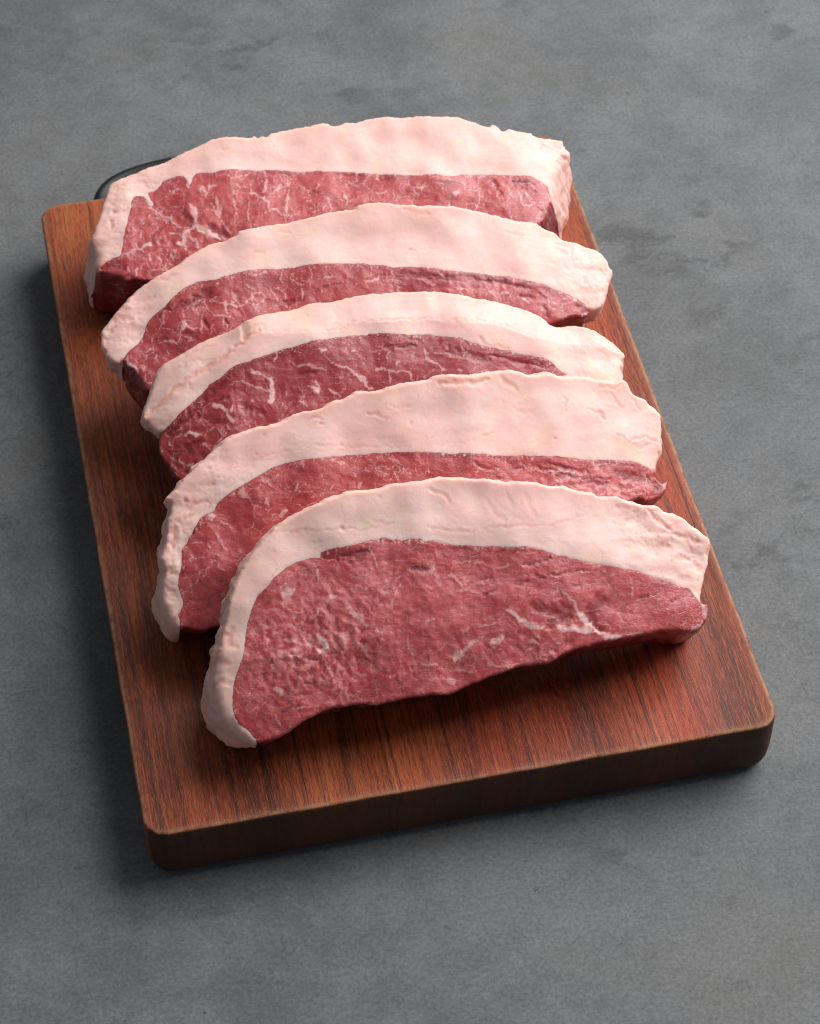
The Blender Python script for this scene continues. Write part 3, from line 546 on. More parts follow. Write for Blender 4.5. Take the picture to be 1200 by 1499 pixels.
"S3":{"sag":[9,0,68,6,-50,-105,3,-35,-60],"O":[131.53,172.31,62.0],"th":28,"tt":18,"tb":30,"drop":0.38,"out":[[-97.81,-55.31,3.0],[-99.59,-53.83,3.0],[-100.9,-50.88,2.0],[-102.21,-47.9,2.3],[-103.26,-46.09,2.6],[-104.17,-43.39,2.9],[-103.87,-40.23,3.1],[-103.28,-38.04,3.4],[-101.91,-36.57,3.7],[-103.82,-35.82,4.0],[-105.73,-33.76,4.0],[-106.78,-31.88,3.9],[-107.84,-31.41,3.9],[-107.77,-29.07,3.8],[-107.31,-26.82,3.8],[-105.47,-23.93,3.8],[-103.49,-20.12,3.7],[-101.34,-15.39,3.7],[-98.99,-12.12,3.7],[-95.42,-9.8,3.6],[-91.13,-8.57,3.6],[-87.19,-6.77,3.5],[-82.37,-5.12,3.5],[-71.03,-3.18,3.5],[-68.06,-1.81,3.4],[-64.19,-0.59,3.4],[-60.4,0.19,3.4],[-55.3,0.53,3.3],[-50.68,0.75,3.3],[-46.44,1.28,3.2],[-43.06,2.19,3.2],[-38.0,2.11,3.2],[-33.46,1.64,3.1],[-28.76,2.11,3.1],[-24.04,2.58,3.1],[-20.33,2.57,3.0],[-14.89,1.87,3.0],[-16.37,2.32,2.9],[-10.9,1.7,2.9],[-4.98,1.02,2.9],[-0.39,0.64,2.8],[5.03,-0.38,2.8],[11.76,-1.99,2.8],[15.25,-3.45,2.7],[19.21,-4.95,2.7],[23.74,-6.02,2.6],[27.32,-7.19,2.6],[31.71,-9.17,2.6],[28.93,-7.85,2.5],[33.32,-9.82,2.5],[37.69,-12.01,2.5],[41.56,-14.37,2.4],[43.07,-16.47,2.4],[45.05,-18.62,2.3],[47.22,-19.9,2.3],[52.61,-19.94,2.3],[57.35,-20.85,2.2],[60.91,-22.77,2.2],[64.36,-25.25,2.2],[66.79,-27.88,2.1],[68.73,-30.47,2.1],[70.68,-33.06,2.0],[70.87,-34.05,2.0],[69.06,-35.85,0.0],[69.29,-37.08,0.4],[68.44,-38.7,0.8],[67.79,-40.57,1.2],[67.8,-42.95,1.6],[65.81,-47.96,2.0],[61.24,-53.37,3.5],[53.91,-56.66,5.0],[21.97,-59.34,4.8],[-16.39,-61.43,4.5],[-53.78,-61.17,4.2],[-80.82,-60.61,4.0]],"bnd":[[-101.91,-36.57],[-98.09,-34.01],[-94.43,-31.03],[-90.92,-28.95],[-85.86,-25.74],[-82.69,-23.07],[-78.79,-21.47],[-74.21,-18.56],[-68.97,-17.17],[-69.36,-17.27],[-64.23,-16.53],[-58.56,-15.38],[-53.39,-14.57],[-48.78,-14.36],[-44.47,-13.38],[-38.99,-13.53],[-33.9,-13.39],[-28.84,-13.47],[-23.39,-13.95],[-25.29,-13.34],[-18.51,-14.17],[-12.71,-15.33],[-7.4,-16.65],[-1.94,-17.27],[3.8,-18.9],[9.52,-20.72],[12.48,-22.35],[16.37,-24.1],[21.19,-25.96],[27.84,-28.26],[25.45,-27.46],[30.28,-29.51],[33.86,-30.67],[37.47,-31.81],[40.52,-33.36],[42.92,-35.8],[44.43,-37.88],[46.09,-39.25],[48.05,-41.58],[50.21,-47.77],[53.91,-56.66]],"crest":[[-106.41,-29.61],[-101.4,-26.71],[-96.28,-23.11],[-91.21,-19.92],[-87.77,-18.27],[-82.48,-16.49],[-76.66,-14.31],[-72.59,-11.76],[-67.7,-9.8],[-68.37,-8.9],[-64.88,-7.15],[-61.19,-6.93],[-58.11,-7.6],[-49.16,-8.82],[-40.23,-10.23],[-33.39,-10.6],[-27.0,-8.5],[-21.51,-8.79],[-17.01,-9.5],[-17.6,-9.28],[-10.8,-10.11],[-5.35,-10.73],[1.02,-11.5],[4.44,-13.13],[11.75,-14.07],[16.24,-15.18],[25.07,-17.53],[35.36,-23.37],[49.09,-27.27],[60.97,-29.35],[65.95,-31.71],[69.97,-33.98]],
"veins":[[0.64,1.0,[-71.35,-23.53],[-68.59,-25.92],[-65.63,-27.16],[-62.39,-29.39]],[1.56,1.0,[-60.62,-24.5],[-60.74,-27.79],[-62.23,-33.66]],[0.41,1.0,[-64.27,-21.97],[-61.14,-24.88]],[0.55,1.0,[-53.45,-20.02],[-48.76,-21.97],[-46.01,-21.93],[-43.55,-23.51],[-40.96,-24.4]],[0.6,1.0,[-40.29,-20.71],[-36.69,-23.66],[-33.29,-25.15],[-30.23,-28.49],[-28.78,-30.62],[-25.72,-33.96]],[1.37,1.0,[-28.52,-29.24],[-29.31,-31.01]],[0.73,1.0,[-48.75,-29.54],[-46.21,-30.66],[-44.76,-32.78]],[0.82,1.0,[-45.27,-27.98],[-44.35,-30.49]],[1.1,1.0,[-44.43,-30.95],[-44.68,-32.33]],[0.73,1.0,[-41.48,-32.37],[-37.01,-35.45]],[0.55,1.0,[-51.91,-34.46],[-50.11,-37.1]],[0.37,1.0,[-55.72,-27.7],[-55.85,-30.98],[-57.42,-32.13]],[0.37,1.0,[-57.42,-32.13],[-58.35,-34.8]],[1.1,1.0,[-41.85,-16.65],[-39.78,-17.93]],[0.46,1.0,[-56.95,-16.6],[-58.32,-19.21]],[0.55,1.0,[-67.36,-21.42],[-64.35,-22.43]],[0.55,1.0,[-69.11,-31.48],[-68.53,-32.06]],[0.64,1.0,[-50.4,-15.77],[-50.04,-16.3]],[0.37,1.0,[-22.56,-26.87],[-20.45,-27.92]],[0.64,1.0,[-30.36,-19.2],[-29.55,-19.8]],[1.19,1.0,[-82.69,-31.08],[-80.51,-31.51],[-78.19,-33.84]],[1.1,1.0,[-78.19,-33.84],[-77.63,-35.83],[-77.14,-38.25]],[0.46,1.0,[-76.05,-31.9],[-76.96,-34.55]],[0.41,1.0,[-88.83,-43.36],[-87.75,-44.94],[-86.22,-46.61]],[0.82,1.0,[-94.49,-39.44],[-91.83,-39.76],[-88.38,-40.69]],[0.92,1.0,[-95.46,-50.64],[-92.7,-50.3]],[0.23,1.0,[-87.51,-40.86],[-84.44,-38.7],[-81.17,-40.72],[-82.29,-44.64],[-85.2,-45.9]],[0.55,1.0,[-96.8,-37.1],[-94.98,-37.02]],[0.64,1.0,[-100.16,-41.02],[-99.44,-42.1]],[0.37,1.0,[-97.64,-47.49],[-96.4,-50.9]],[0.46,1.0,[-103.29,-40.82],[-102.86,-43.66]],[0.23,1.0,[-88.42,-35.57],[-86.45,-34.56]],[0.46,1.0,[-67.85,-21.16],[-66.09,-21.48]],[0.55,1.0,[-4.77,-22.33],[-3.4,-27.33],[-0.52,-29.22],[1.29,-31.89]],[0.37,1.0,[-22.86,-27.56],[-17.57,-28.88],[-11.02,-30.88],[-10.65,-33.79]],[0.6,1.0,[-28.29,-29.54],[-26.93,-32.13],[-25.57,-34.71]],[0.41,1.0,[-18.1,-29.27],[-18.74,-33.91]],[0.27,1.0,[-9.24,-26.4],[-6.46,-26.36]],[0.73,1.0,[6.44,-31.74],[7.98,-33.41]],[0.32,1.0,[-17.53,-21.26],[-17.6,-24.11]],[0.27,1.0,[-15.88,-27.24],[-13.74,-25.68]],[0.27,1.0,[-1.52,-24.76],[2.09,-25.34]]],"cuts":[[0.55,1.0,[-15.11,-20.69],[-10.53,-20.94],[-7.29,-20.98]],[0.41,1.0,[2.18,-24.87],[5.75,-25.66]],[0.41,1.0,[-99.42,-36.54],[-93.66,-34.48],[-87.96,-32.84]],[0.41,1.0,[-85.68,-30.02],[-80.99,-29.06],[-76.46,-29.0]],[0.37,1.0,[-93.34,-43.36],[-89.56,-42.29]],[0.55,1.0,[-99.23,-46.25],[-95.45,-45.21]],[0.41,1.0,[33.91,-30.43],[38.41,-31.92],[41.32,-34.17],[44.05,-37.36],[45.38,-39.17]],[0.46,1.0,[-75.06,-26.61],[-72.27,-26.19]],[0.37,1.0,[-92.4,-32.4],[-88.53,-30.85]],[0.32,1.0,[-11.99,-16.4],[-4.96,-18.47]],[0.37,1.0,[-49.22,-24.5],[-45.58,-24.61]]],"deep":[[2.75,1.0,[-99.42,-36.54],[-95.48,-34.57],[-85.37,-28.19],[-75.12,-21.23]],[2.29,1.0,[-102.64,-45.08],[-98.72,-45.9]],[2.75,1.0,[-88.99,-33.57],[-80.64,-37.58]],[2.29,1.0,[-73.8,-19.29],[-59.69,-16.61],[-50.32,-15.31]],[2.75,1.0,[4.98,-24.83],[11.88,-27.77],[18.01,-30.08]],[1.83,1.0,[-17.27,-19.87],[-8.19,-20.83]],[1.83,1.0,[-50.19,-24.82],[-44.69,-24.75]],[2.75,1.0,[-94.36,-44.07],[-89.7,-43.18]],[1.37,1.0,[-98.79,-54.44],[-95.75,-52.38]],[1.83,1.0,[-25.47,-14.27],[-14.24,-16.05]],[1.83,1.0,[20.0,-28.65],[28.87,-31.73],[37.83,-34.74]],[2.75,1.0,[-72.49,-32.74],[-65.95,-36.75]]],
"crease":[[1.19,1.1,[-106.41,-29.61],[-101.4,-26.71],[-96.28,-23.11],[-91.21,-19.92],[-87.77,-18.27],[-82.48,-16.49],[-76.66,-14.31],[-72.59,-11.76],[-67.7,-9.8]],[0.92,0.9,[-72.3,-10.56],[-68.37,-8.9],[-64.88,-7.15],[-61.62,-6.76]],[0.37,0.5,[-61.62,-6.76],[-58.08,-7.46],[-49.15,-8.73],[-40.23,-10.23],[-33.39,-10.6],[-27.0,-8.5],[-21.51,-8.79]],[0.37,0.5,[-24.48,-8.92],[-17.6,-9.28],[-10.8,-10.11],[-5.35,-10.73],[1.02,-11.5]],[0.55,0.6,[4.42,-13.23],[11.73,-14.21],[16.24,-15.18],[20.99,-15.1]],[0.55,0.5,[-95.06,-15.8],[-88.16,-12.51],[-84.49,-12.3]],[0.55,0.5,[-91.66,-11.78],[-84.75,-8.45],[-77.4,-7.99]],[0.64,0.7,[-68.05,-7.06],[-64.92,-4.76],[-60.16,-3.67]],[0.46,0.5,[-60.16,-3.67],[-59.76,-6.61]],[0.55,0.5,[-85.21,-11.21],[-83.84,-13.85],[-80.18,-13.63]],[0.46,0.4,[25.07,-17.53],[29.68,-18.35],[32.86,-16.79]],[0.82,0.7,[17.01,-20.82],[17.38,-23.76],[19.95,-25.07]],[0.46,0.6,[19.03,-24.94],[23.63,-25.56],[27.52,-27.5]],[0.64,0.5,[53.29,-30.59],[54.33,-32.63]],[1.1,0.5,[47.22,-19.9],[52.27,-21.51],[57.93,-22.76],[62.4,-25.09]],[0.92,0.4,[65.52,-26.8],[68.13,-30.91],[69.48,-33.94]],[0.37,0.4,[-100.71,-33.45],[-94.72,-30.03]],[0.46,0.5,[-89.54,-20.74],[-89.2,-24.12]]],"pits":[[1.19,-43.98,-2.94],[0.92,-48.78,-4.1],[0.82,-27.37,-7.96],[0.73,-87.98,-18.23],[1.01,16.93,-14.07],[0.73,20.2,-15.48],[0.64,29.59,-25.81],[0.46,25.87,-14.74],[0.55,25.54,-17.59],[0.92,15.34,-5.39],[0.55,11.71,-2.23]]},
"S2":{"sag":[11,0,70,4,-60,-120,3,-30,-58],"O":[136.47,219.21,60.0],"th":24,"tt":20,"tb":30,"drop":0,"out":[[-109.06,-55.25,-1.0],[-109.96,-52.29,-2.0],[-111.31,-49.23,-2.0],[-113.18,-46.5,-2.0],[-115.2,-44.67,-1.0],[-116.11,-43.15,2.0],[-118.27,-43.57,5.0],[-119.96,-42.5,5.0],[-121.64,-39.99,4.9],[-121.93,-37.99,4.9],[-122.77,-36.84,4.9],[-122.76,-33.89,4.8],[-121.62,-29.66,4.8],[-118.82,-26.76,4.8],[-116.32,-24.28,4.7],[-113.37,-21.88,4.7],[-110.1,-19.04,4.7],[-106.38,-16.27,4.7],[-102.8,-14.46,4.6],[-98.77,-12.73,4.6],[-94.77,-11.22,4.6],[-90.3,-9.79,4.5],[-86.61,-7.42,4.5],[-82.54,-5.62,4.5],[-80.0,-4.54,4.4],[-75.86,-3.16,4.4],[-71.65,-3.37,4.4],[-69.14,-2.51,4.3],[-66.16,-1.73,4.3],[-65.48,-0.56,4.3],[-61.62,-0.15,4.2],[-56.78,0.36,4.2],[-51.51,0.56,4.2],[-46.75,0.58,4.1],[-41.88,1.1,4.1],[-37.05,1.38,4.1],[-32.59,2.22,4.0],[-26.35,2.28,4.0],[-20.61,2.15,4.0],[-20.94,2.72,4.0],[-15.05,3.35,3.9],[-11.26,3.02,3.9],[-6.63,2.03,3.9],[-2.04,0.79,3.8],[0.79,0.45,3.8],[3.04,-0.41,3.8],[7.31,-0.88,3.7],[12.0,-1.78,3.7],[16.71,-2.65,3.7],[21.34,-3.98,3.6],[25.95,-5.52,3.6],[30.52,-7.29,3.6],[30.09,-7.22,3.5],[36.98,-9.93,3.5],[41.19,-11.31,3.5],[46.47,-12.46,3.4],[50.41,-15.32,3.4],[53.25,-16.26,3.4],[56.99,-20.11,3.3],[61.39,-21.08,3.3],[65.14,-22.79,3.3],[68.97,-24.21,3.3],[71.21,-25.83,3.2],[72.57,-29.01,3.2],[73.0,-31.63,3.2],[74.07,-32.69,3.1],[72.84,-35.75,3.1],[71.01,-39.27,3.1],[69.58,-42.24,3.0],[67.81,-45.66,3.0],[65.81,-47.8,4.0],[62.49,-48.88,5.0],[60.0,-48.51,3.5],[61.02,-49.78,2.0],[60.02,-50.94,2.3],[57.85,-51.55,2.7],[54.88,-51.14,3.0],[51.78,-51.43,4.0],[47.97,-52.85,5.0],[28.56,-56.44,4.0],[-11.15,-58.25,3.0],[-49.79,-57.96,2.0],[-82.83,-57.26,1.0],[-103.01,-56.68,0.0]],"bnd":[[-116.11,-43.15],[-114.06,-40.58],[-111.43,-38.69],[-108.79,-36.79],[-106.74,-34.25],[-105.59,-31.51],[-103.84,-29.36],[-100.65,-26.98],[-97.61,-25.57],[-94.86,-23.08],[-90.66,-20.35],[-86.61,-18.58],[-82.27,-17.86],[-77.17,-18.26],[-72.26,-17.09],[-73.63,-17.54],[-65.92,-16.56],[-59.82,-16.79],[-52.88,-17.64],[-46.3,-17.93],[-41.09,-18.0],[-34.12,-18.85],[-24.82,-20.08],[-23.38,-20.31],[-18.84,-21.54],[-15.18,-22.38],[-10.68,-23.87],[-4.18,-24.91],[2.19,-26.69],[9.1,-28.23],[15.13,-29.57],[20.72,-30.78],[25.34,-32.08],[26.82,-32.22],[33.37,-33.91],[38.84,-36.18],[44.48,-37.9],[48.96,-40.47],[53.59,-42.51],[55.4,-43.6],[57.21,-44.69],[59.38,-46.53],[60.0,-48.51]],"crest":[],
"veins":[[0.43,1.0,[-83.15,-25.78],[-82.28,-28.95],[-80.84,-31.47],[-76.96,-33.4],[-74.32,-34.36],[-73.21,-36.03]],[0.38,1.0,[-76.96,-33.4],[-77.09,-36.84]],[1.05,1.0,[-91.72,-32.22],[-91.59,-34.22],[-93.26,-35.88]],[0.48,1.0,[-93.02,-34.45],[-89.45,-35.36],[-86.4,-36.66],[-85.36,-38.8]],[0.57,1.0,[-102.1,-38.59],[-98.87,-38.73],[-95.41,-40.35],[-95.2,-41.84]],[0.38,1.0,[-98.15,-25.97],[-99.24,-29.77],[-99.04,-32.8]],[0.29,1.0,[-85.13,-31.94],[-86.11,-37.69]],[0.57,1.0,[-99.87,-41.93],[-98.82,-44.04]],[0.24,1.0,[-81.33,-26.11],[-78.43,-25.62]],[0.38,1.0,[-72.37,-23.14],[-71.06,-26.4]],[0.24,1.0,[-74.42,-26.83],[-75.43,-32.68]],[0.67,1.0,[-82.6,-19.82],[-82.77,-20.8]],[0.38,1.0,[-93.26,-35.88],[-94.51,-40.52]],[0.38,1.0,[-107.23,-41.46],[-103.85,-40.68]],[0.67,1.0,[-104.01,-44.49],[-102.8,-42.81]],[0.33,1.0,[-81.33,-26.11],[-76.95,-27.89],[-70.29,-30.06]],[0.24,1.0,[-81.17,-36.12],[-82.48,-38.34]],[0.95,1.0,[-115.12,-44.21],[-112.65,-46.13],[-111.16,-48.31]],[0.67,1.0,[-113.84,-42.07],[-115.05,-43.75]],[0.33,1.0,[-72.37,-23.83],[-71.51,-27.01],[-69.83,-30.82]],[0.48,1.0,[-64.69,-25.63],[-65.27,-31.58]],[0.38,1.0,[-58.01,-25.2],[-56.71,-28.44],[-55.86,-31.6]],[0.57,1.0,[-46.27,-25.56],[-46.85,-30.03]],[0.29,1.0,[-66.91,-22.23],[-63.69,-25.29]],[0.57,1.0,[-49.78,-21.44],[-49.68,-23.49]],[0.29,1.0,[-74.87,-27.44],[-75.42,-33.36]],[0.24,1.0,[-66.97,-17.15],[-62.64,-19.38],[-58.62,-18.0]],[0.29,1.0,[-61.11,-26.72],[-61.35,-30.72]],[0.24,1.0,[-72.11,-30.43],[-68.2,-29.59],[-63.86,-26.27],[-60.57,-26.3]],[0.24,1.0,[-53.1,-18.88],[-52.89,-22.98]],[0.95,1.0,[-76.87,-20.02],[-76.46,-20.34]],[0.24,1.0,[-39.83,-24.05],[-33.19,-24.1]],[0.29,1.0,[-39.18,-28.22],[-39.45,-29.7]],[0.24,1.0,[-53.14,-26.99],[-53.22,-30.01]],[0.24,1.0,[-49.04,-22.58],[-46.73,-25.49]],[1.24,1.0,[56.11,-42.65],[55.45,-45.33]],[0.48,1.0,[45.23,-43.92],[45.54,-47.37]],[0.48,1.0,[47.02,-45.03],[48.8,-46.14]],[0.38,1.0,[53.59,-47.43],[55.41,-48.51]],[0.57,1.0,[25.8,-39.65],[30.22,-39.62]],[0.48,1.0,[56.98,-50.78],[60.21,-49.98]],[0.38,1.0,[34.57,-42.52],[37.19,-44.24]],[0.33,1.0,[-15.3,-27.98],[-9.76,-31.41]],[0.33,1.0,[-13.45,-28.28],[-8.27,-31.14]],[0.48,1.0,[-3.25,-29.91],[3.61,-34.03]],[0.38,1.0,[-23.08,-28.77],[-17.16,-27.68]],[0.95,1.0,[22.5,-39.03],[23.5,-38.9]]],"cuts":[[0.57,1.0,[-13.9,-25.65],[-13.26,-27.29]],[0.67,1.0,[-10.94,-27.66],[-6.77,-28.33],[-3.05,-28.92],[0.52,-30.26],[4.66,-31.15],[9.71,-32.4],[13.38,-33.41]],[0.67,1.0,[22.69,-33.28],[25.93,-34.16],[31.61,-35.26]],[0.57,1.0,[33.62,-37.47],[39.16,-39.47]],[0.43,1.0,[41.79,-41.18],[44.35,-43.36]],[0.38,1.0,[-82.6,-26.06],[-77.63,-24.43]],[0.38,1.0,[-42.58,-28.69],[-37.61,-27.46],[-31.9,-27.36]],[0.38,1.0,[-91.06,-28.33],[-83.15,-25.78]],[0.38,1.0,[-98.53,-33.89],[-95.15,-36.02]],[0.38,1.0,[-21.97,-27.93],[-15.39,-25.93]],[0.38,1.0,[48.61,-47.1],[51.89,-45.85]],[0.38,1.0,[-97.4,-27.12],[-91.64,-26.21],[-84.63,-23.49]]],"deep":[[1.91,1.0,[-11.85,-24.96],[-2.76,-27.43],[6.41,-29.63],[20.41,-32.27],[25.08,-33.33]],[1.91,1.0,[19.83,-32.94],[29.19,-35.01],[39.46,-37.99]],[1.91,1.0,[44.17,-39.38],[51.7,-41.89]],[1.91,1.0,[55.9,-46.09],[59.54,-48.25]],[2.86,1.0,[-95.35,-26.01],[-87.69,-24.94],[-80.74,-22.68]],[2.86,1.0,[-91.62,-37.17],[-88.16,-38.78]],[1.14,1.0,[-25.28,-20.26],[-16.2,-22.73]],[1.91,1.0,[42.58,-47.14],[43.99,-50.15]],[1.91,1.0,[-53.39,-30.99],[-46.71,-30.55]],[1.91,1.0,[-84.39,-33.07],[-82.99,-35.8]],[1.43,1.0,[-76.3,-35.01],[-75.73,-37.07]],[1.43,1.0,[34.18,-41.99],[39.44,-42.96]]],
"crease":[[0.38,0.5,[-4.73,-17.9],[-1.0,-18.49]],[0.43,0.5,[0.05,-18.04],[7.2,-18.46]],[1.24,0.4,[-3.37,-1.08],[1.91,-3.72],[6.46,-5.17]],[0.67,0.5,[54.23,-21.02],[58.71,-23.85],[57.78,-27.97]],[0.57,0.5,[61.03,-36.37],[63.98,-32.4],[69.01,-33.08]],[0.76,0.5,[52.11,-21.42],[56.02,-22.15],[59.96,-22.86]],[0.57,0.5,[58.17,-28.51],[61.62,-29.19]],[0.57,0.6,[68.09,-32.54],[71.54,-35.72]],[0.95,0.7,[-119.59,-31.6],[-116.95,-29.66],[-115.97,-29.37]],[0.76,0.6,[-120.36,-36.37],[-120.65,-32.36]],[1.43,0.5,[-117.92,-26.95],[-114.0,-25.77],[-109.63,-27.68]],[0.95,0.5,[-115.34,-22.48],[-109.91,-23.61]],[0.95,0.4,[-108.77,-22.33],[-100.06,-20.56]],[0.57,0.5,[-101.2,-13.26],[-95.46,-15.4],[-91.33,-13.14]],[0.48,0.4,[-61.82,-9.34],[-57.3,-10.57]],[0.48,0.4,[-50.25,-2.98],[-45.71,-4.21]],[0.57,0.4,[32.37,-15.25],[38.01,-16.79],[43.7,-18.27]],[0.67,0.4,[61.43,-36.9],[63.01,-41.5]]],"pits":[[0.67,-17.84,-13.76],[0.67,-9.35,-12.02],[0.76,-58.68,-10.35],[0.95,-118.91,-30.25],[0.67,-104.75,-20.63],[0.57,-2.86,-18.2],[0.48,6.78,-18.14],[0.57,56.41,-22.69],[0.67,-111.75,-29.25],[0.76,7.34,-10.48],[0.67,-13.84,-15.42]]},
"S1":{"sag":[6,0,60,3,-70,-130,2,-30,-62],"O":[150.2,283.43,47.0],"th":18,"tt":38,"tb":25,"drop":0,"out":[[-113.15,-53.99,-1.0],[-115.99,-53.42,-2.0],[-119.19,-52.09,-3.0],[-122.13,-52.18,-3.0],[-123.81,-50.5,-3.0],[-128.76,-47.87,-3.0],[-133.0,-45.34,-3.0],[-133.46,-42.0,-3.0],[-133.05,-39.37,-3.0],[-133.09,-33.3,-1.0],[-131.72,-29.13,1.0],[-128.98,-24.11,1.4],[-126.71,-18.96,1.8],[-124.6,-14.88,2.2],[-122.4,-10.23,2.6],[-119.09,-8.09,3.0],[-113.95,-6.88,3.0],[-110.32,-5.91,2.9],[-105.15,-4.66,2.9],[-101.03,-3.75,2.8],[-88.05,0.25,2.8],[-83.89,1.24,2.8],[-80.16,2.62,2.7],[-75.13,2.74,2.7],[-67.8,1.71,2.7],[-64.43,0.87,2.6],[-62.79,1.64,2.6],[-61.45,0.67,2.5],[-59.81,1.45,2.5],[-57.88,0.96,2.5],[-55.67,2.06,2.4],[-51.5,2.84,2.4],[-44.87,3.22,2.4],[-39.31,3.19,2.3],[-35.75,3.31,2.3],[-32.38,2.36,2.2],[-29.54,1.31,2.2],[-34.16,3.2,2.2],[-31.86,1.95,2.1],[-29.43,1.38,2.1],[-26.29,1.92,2.1],[-21.74,1.77,2.0],[-17.09,2.19,2.0],[-10.99,2.08,1.9],[-7.97,1.89,1.9],[-4.11,0.79,1.9],[0.95,0.55,1.8],[9.4,-0.73,1.8],[16.88,-1.85,1.8],[19.77,-2.8,1.7],[21.54,-4.19,1.7],[18.48,-2.05,1.6],[22.14,-4.26,1.6],[25.49,-5.53,1.6],[27.65,-7.53,1.5],[30.57,-8.41,1.5],[32.31,-7.58,1.5],[34.61,-8.97,1.4],[35.8,-10.67,1.4],[39.64,-9.82,1.3],[42.99,-11.25,1.3],[46.93,-12.41,1.3],[47.56,-11.98,1.2],[48.25,-13.56,1.2],[52.19,-14.8,1.2],[56.31,-15.3,1.1],[59.83,-16.16,1.1],[59.73,-18.41,1.0],[61.39,-20.83,1.0],[61.63,-23.2,0.0],[59.63,-26.06,-4.0],[57.24,-28.29,-6.0],[54.86,-31.67,-7.0],[52.51,-36.16,-7.0],[50.7,-40.6,-7.0],[48.79,-44.4,-7.0],[46.77,-47.6,-6.0],[44.91,-51.31,-4.0],[42.28,-53.83,-2.0],[32.53,-57.12,2.0],[-12.06,-59.75,1.5],[-53.07,-61.88,1.0],[-87.69,-60.82,0.5],[-103.19,-58.02,0.0]],"bnd":[[-133.04,-45.6],[-130.94,-44.71],[-128.77,-43.3],[-125.92,-42.28],[-123.11,-41.52],[-121.74,-39.09],[-120.18,-33.9],[-117.56,-26.6],[-115.91,-22.43],[-114.59,-18.73],[-113.04,-16.78],[-110.13,-17.1],[-109.0,-19.32],[-107.97,-22.08],[-106.68,-21.78],[-107.39,-18.51],[-107.75,-16.16],[-104.89,-15.31],[-102.71,-14.03],[-101.38,-12.0],[-96.79,-11.18],[-93.81,-11.17],[-92.35,-12.88],[-91.9,-16.11],[-90.47,-14.94],[-89.9,-13.05],[-87.89,-11.41],[-84.42,-11.46],[-81.57,-12.26],[-77.68,-11.97],[-75.16,-11.82],[-71.27,-12.36],[-66.44,-13.27],[-63.12,-14.28],[-59.63,-14.28],[-52.87,-15.62],[-48.14,-17.14],[-41.22,-17.71],[-37.43,-18.91],[-38.27,-18.51],[-32.42,-19.47],[-27.6,-20.55],[-22.83,-21.91],[-18.08,-23.39],[-11.31,-24.85],[-6.47,-25.87],[-0.63,-27.01],[4.35,-27.41],[8.15,-28.68],[5.38,-27.8],[11.22,-29.01],[15.4,-28.54],[21.9,-29.25],[27.38,-30.0],[33.31,-31.2],[37.24,-32.14],[41.32,-32.49],[44.97,-34.79],[48.05,-37.3],[48.73,-39.62],[48.58,-41.87],[48.79,-44.4]],"crest":[],
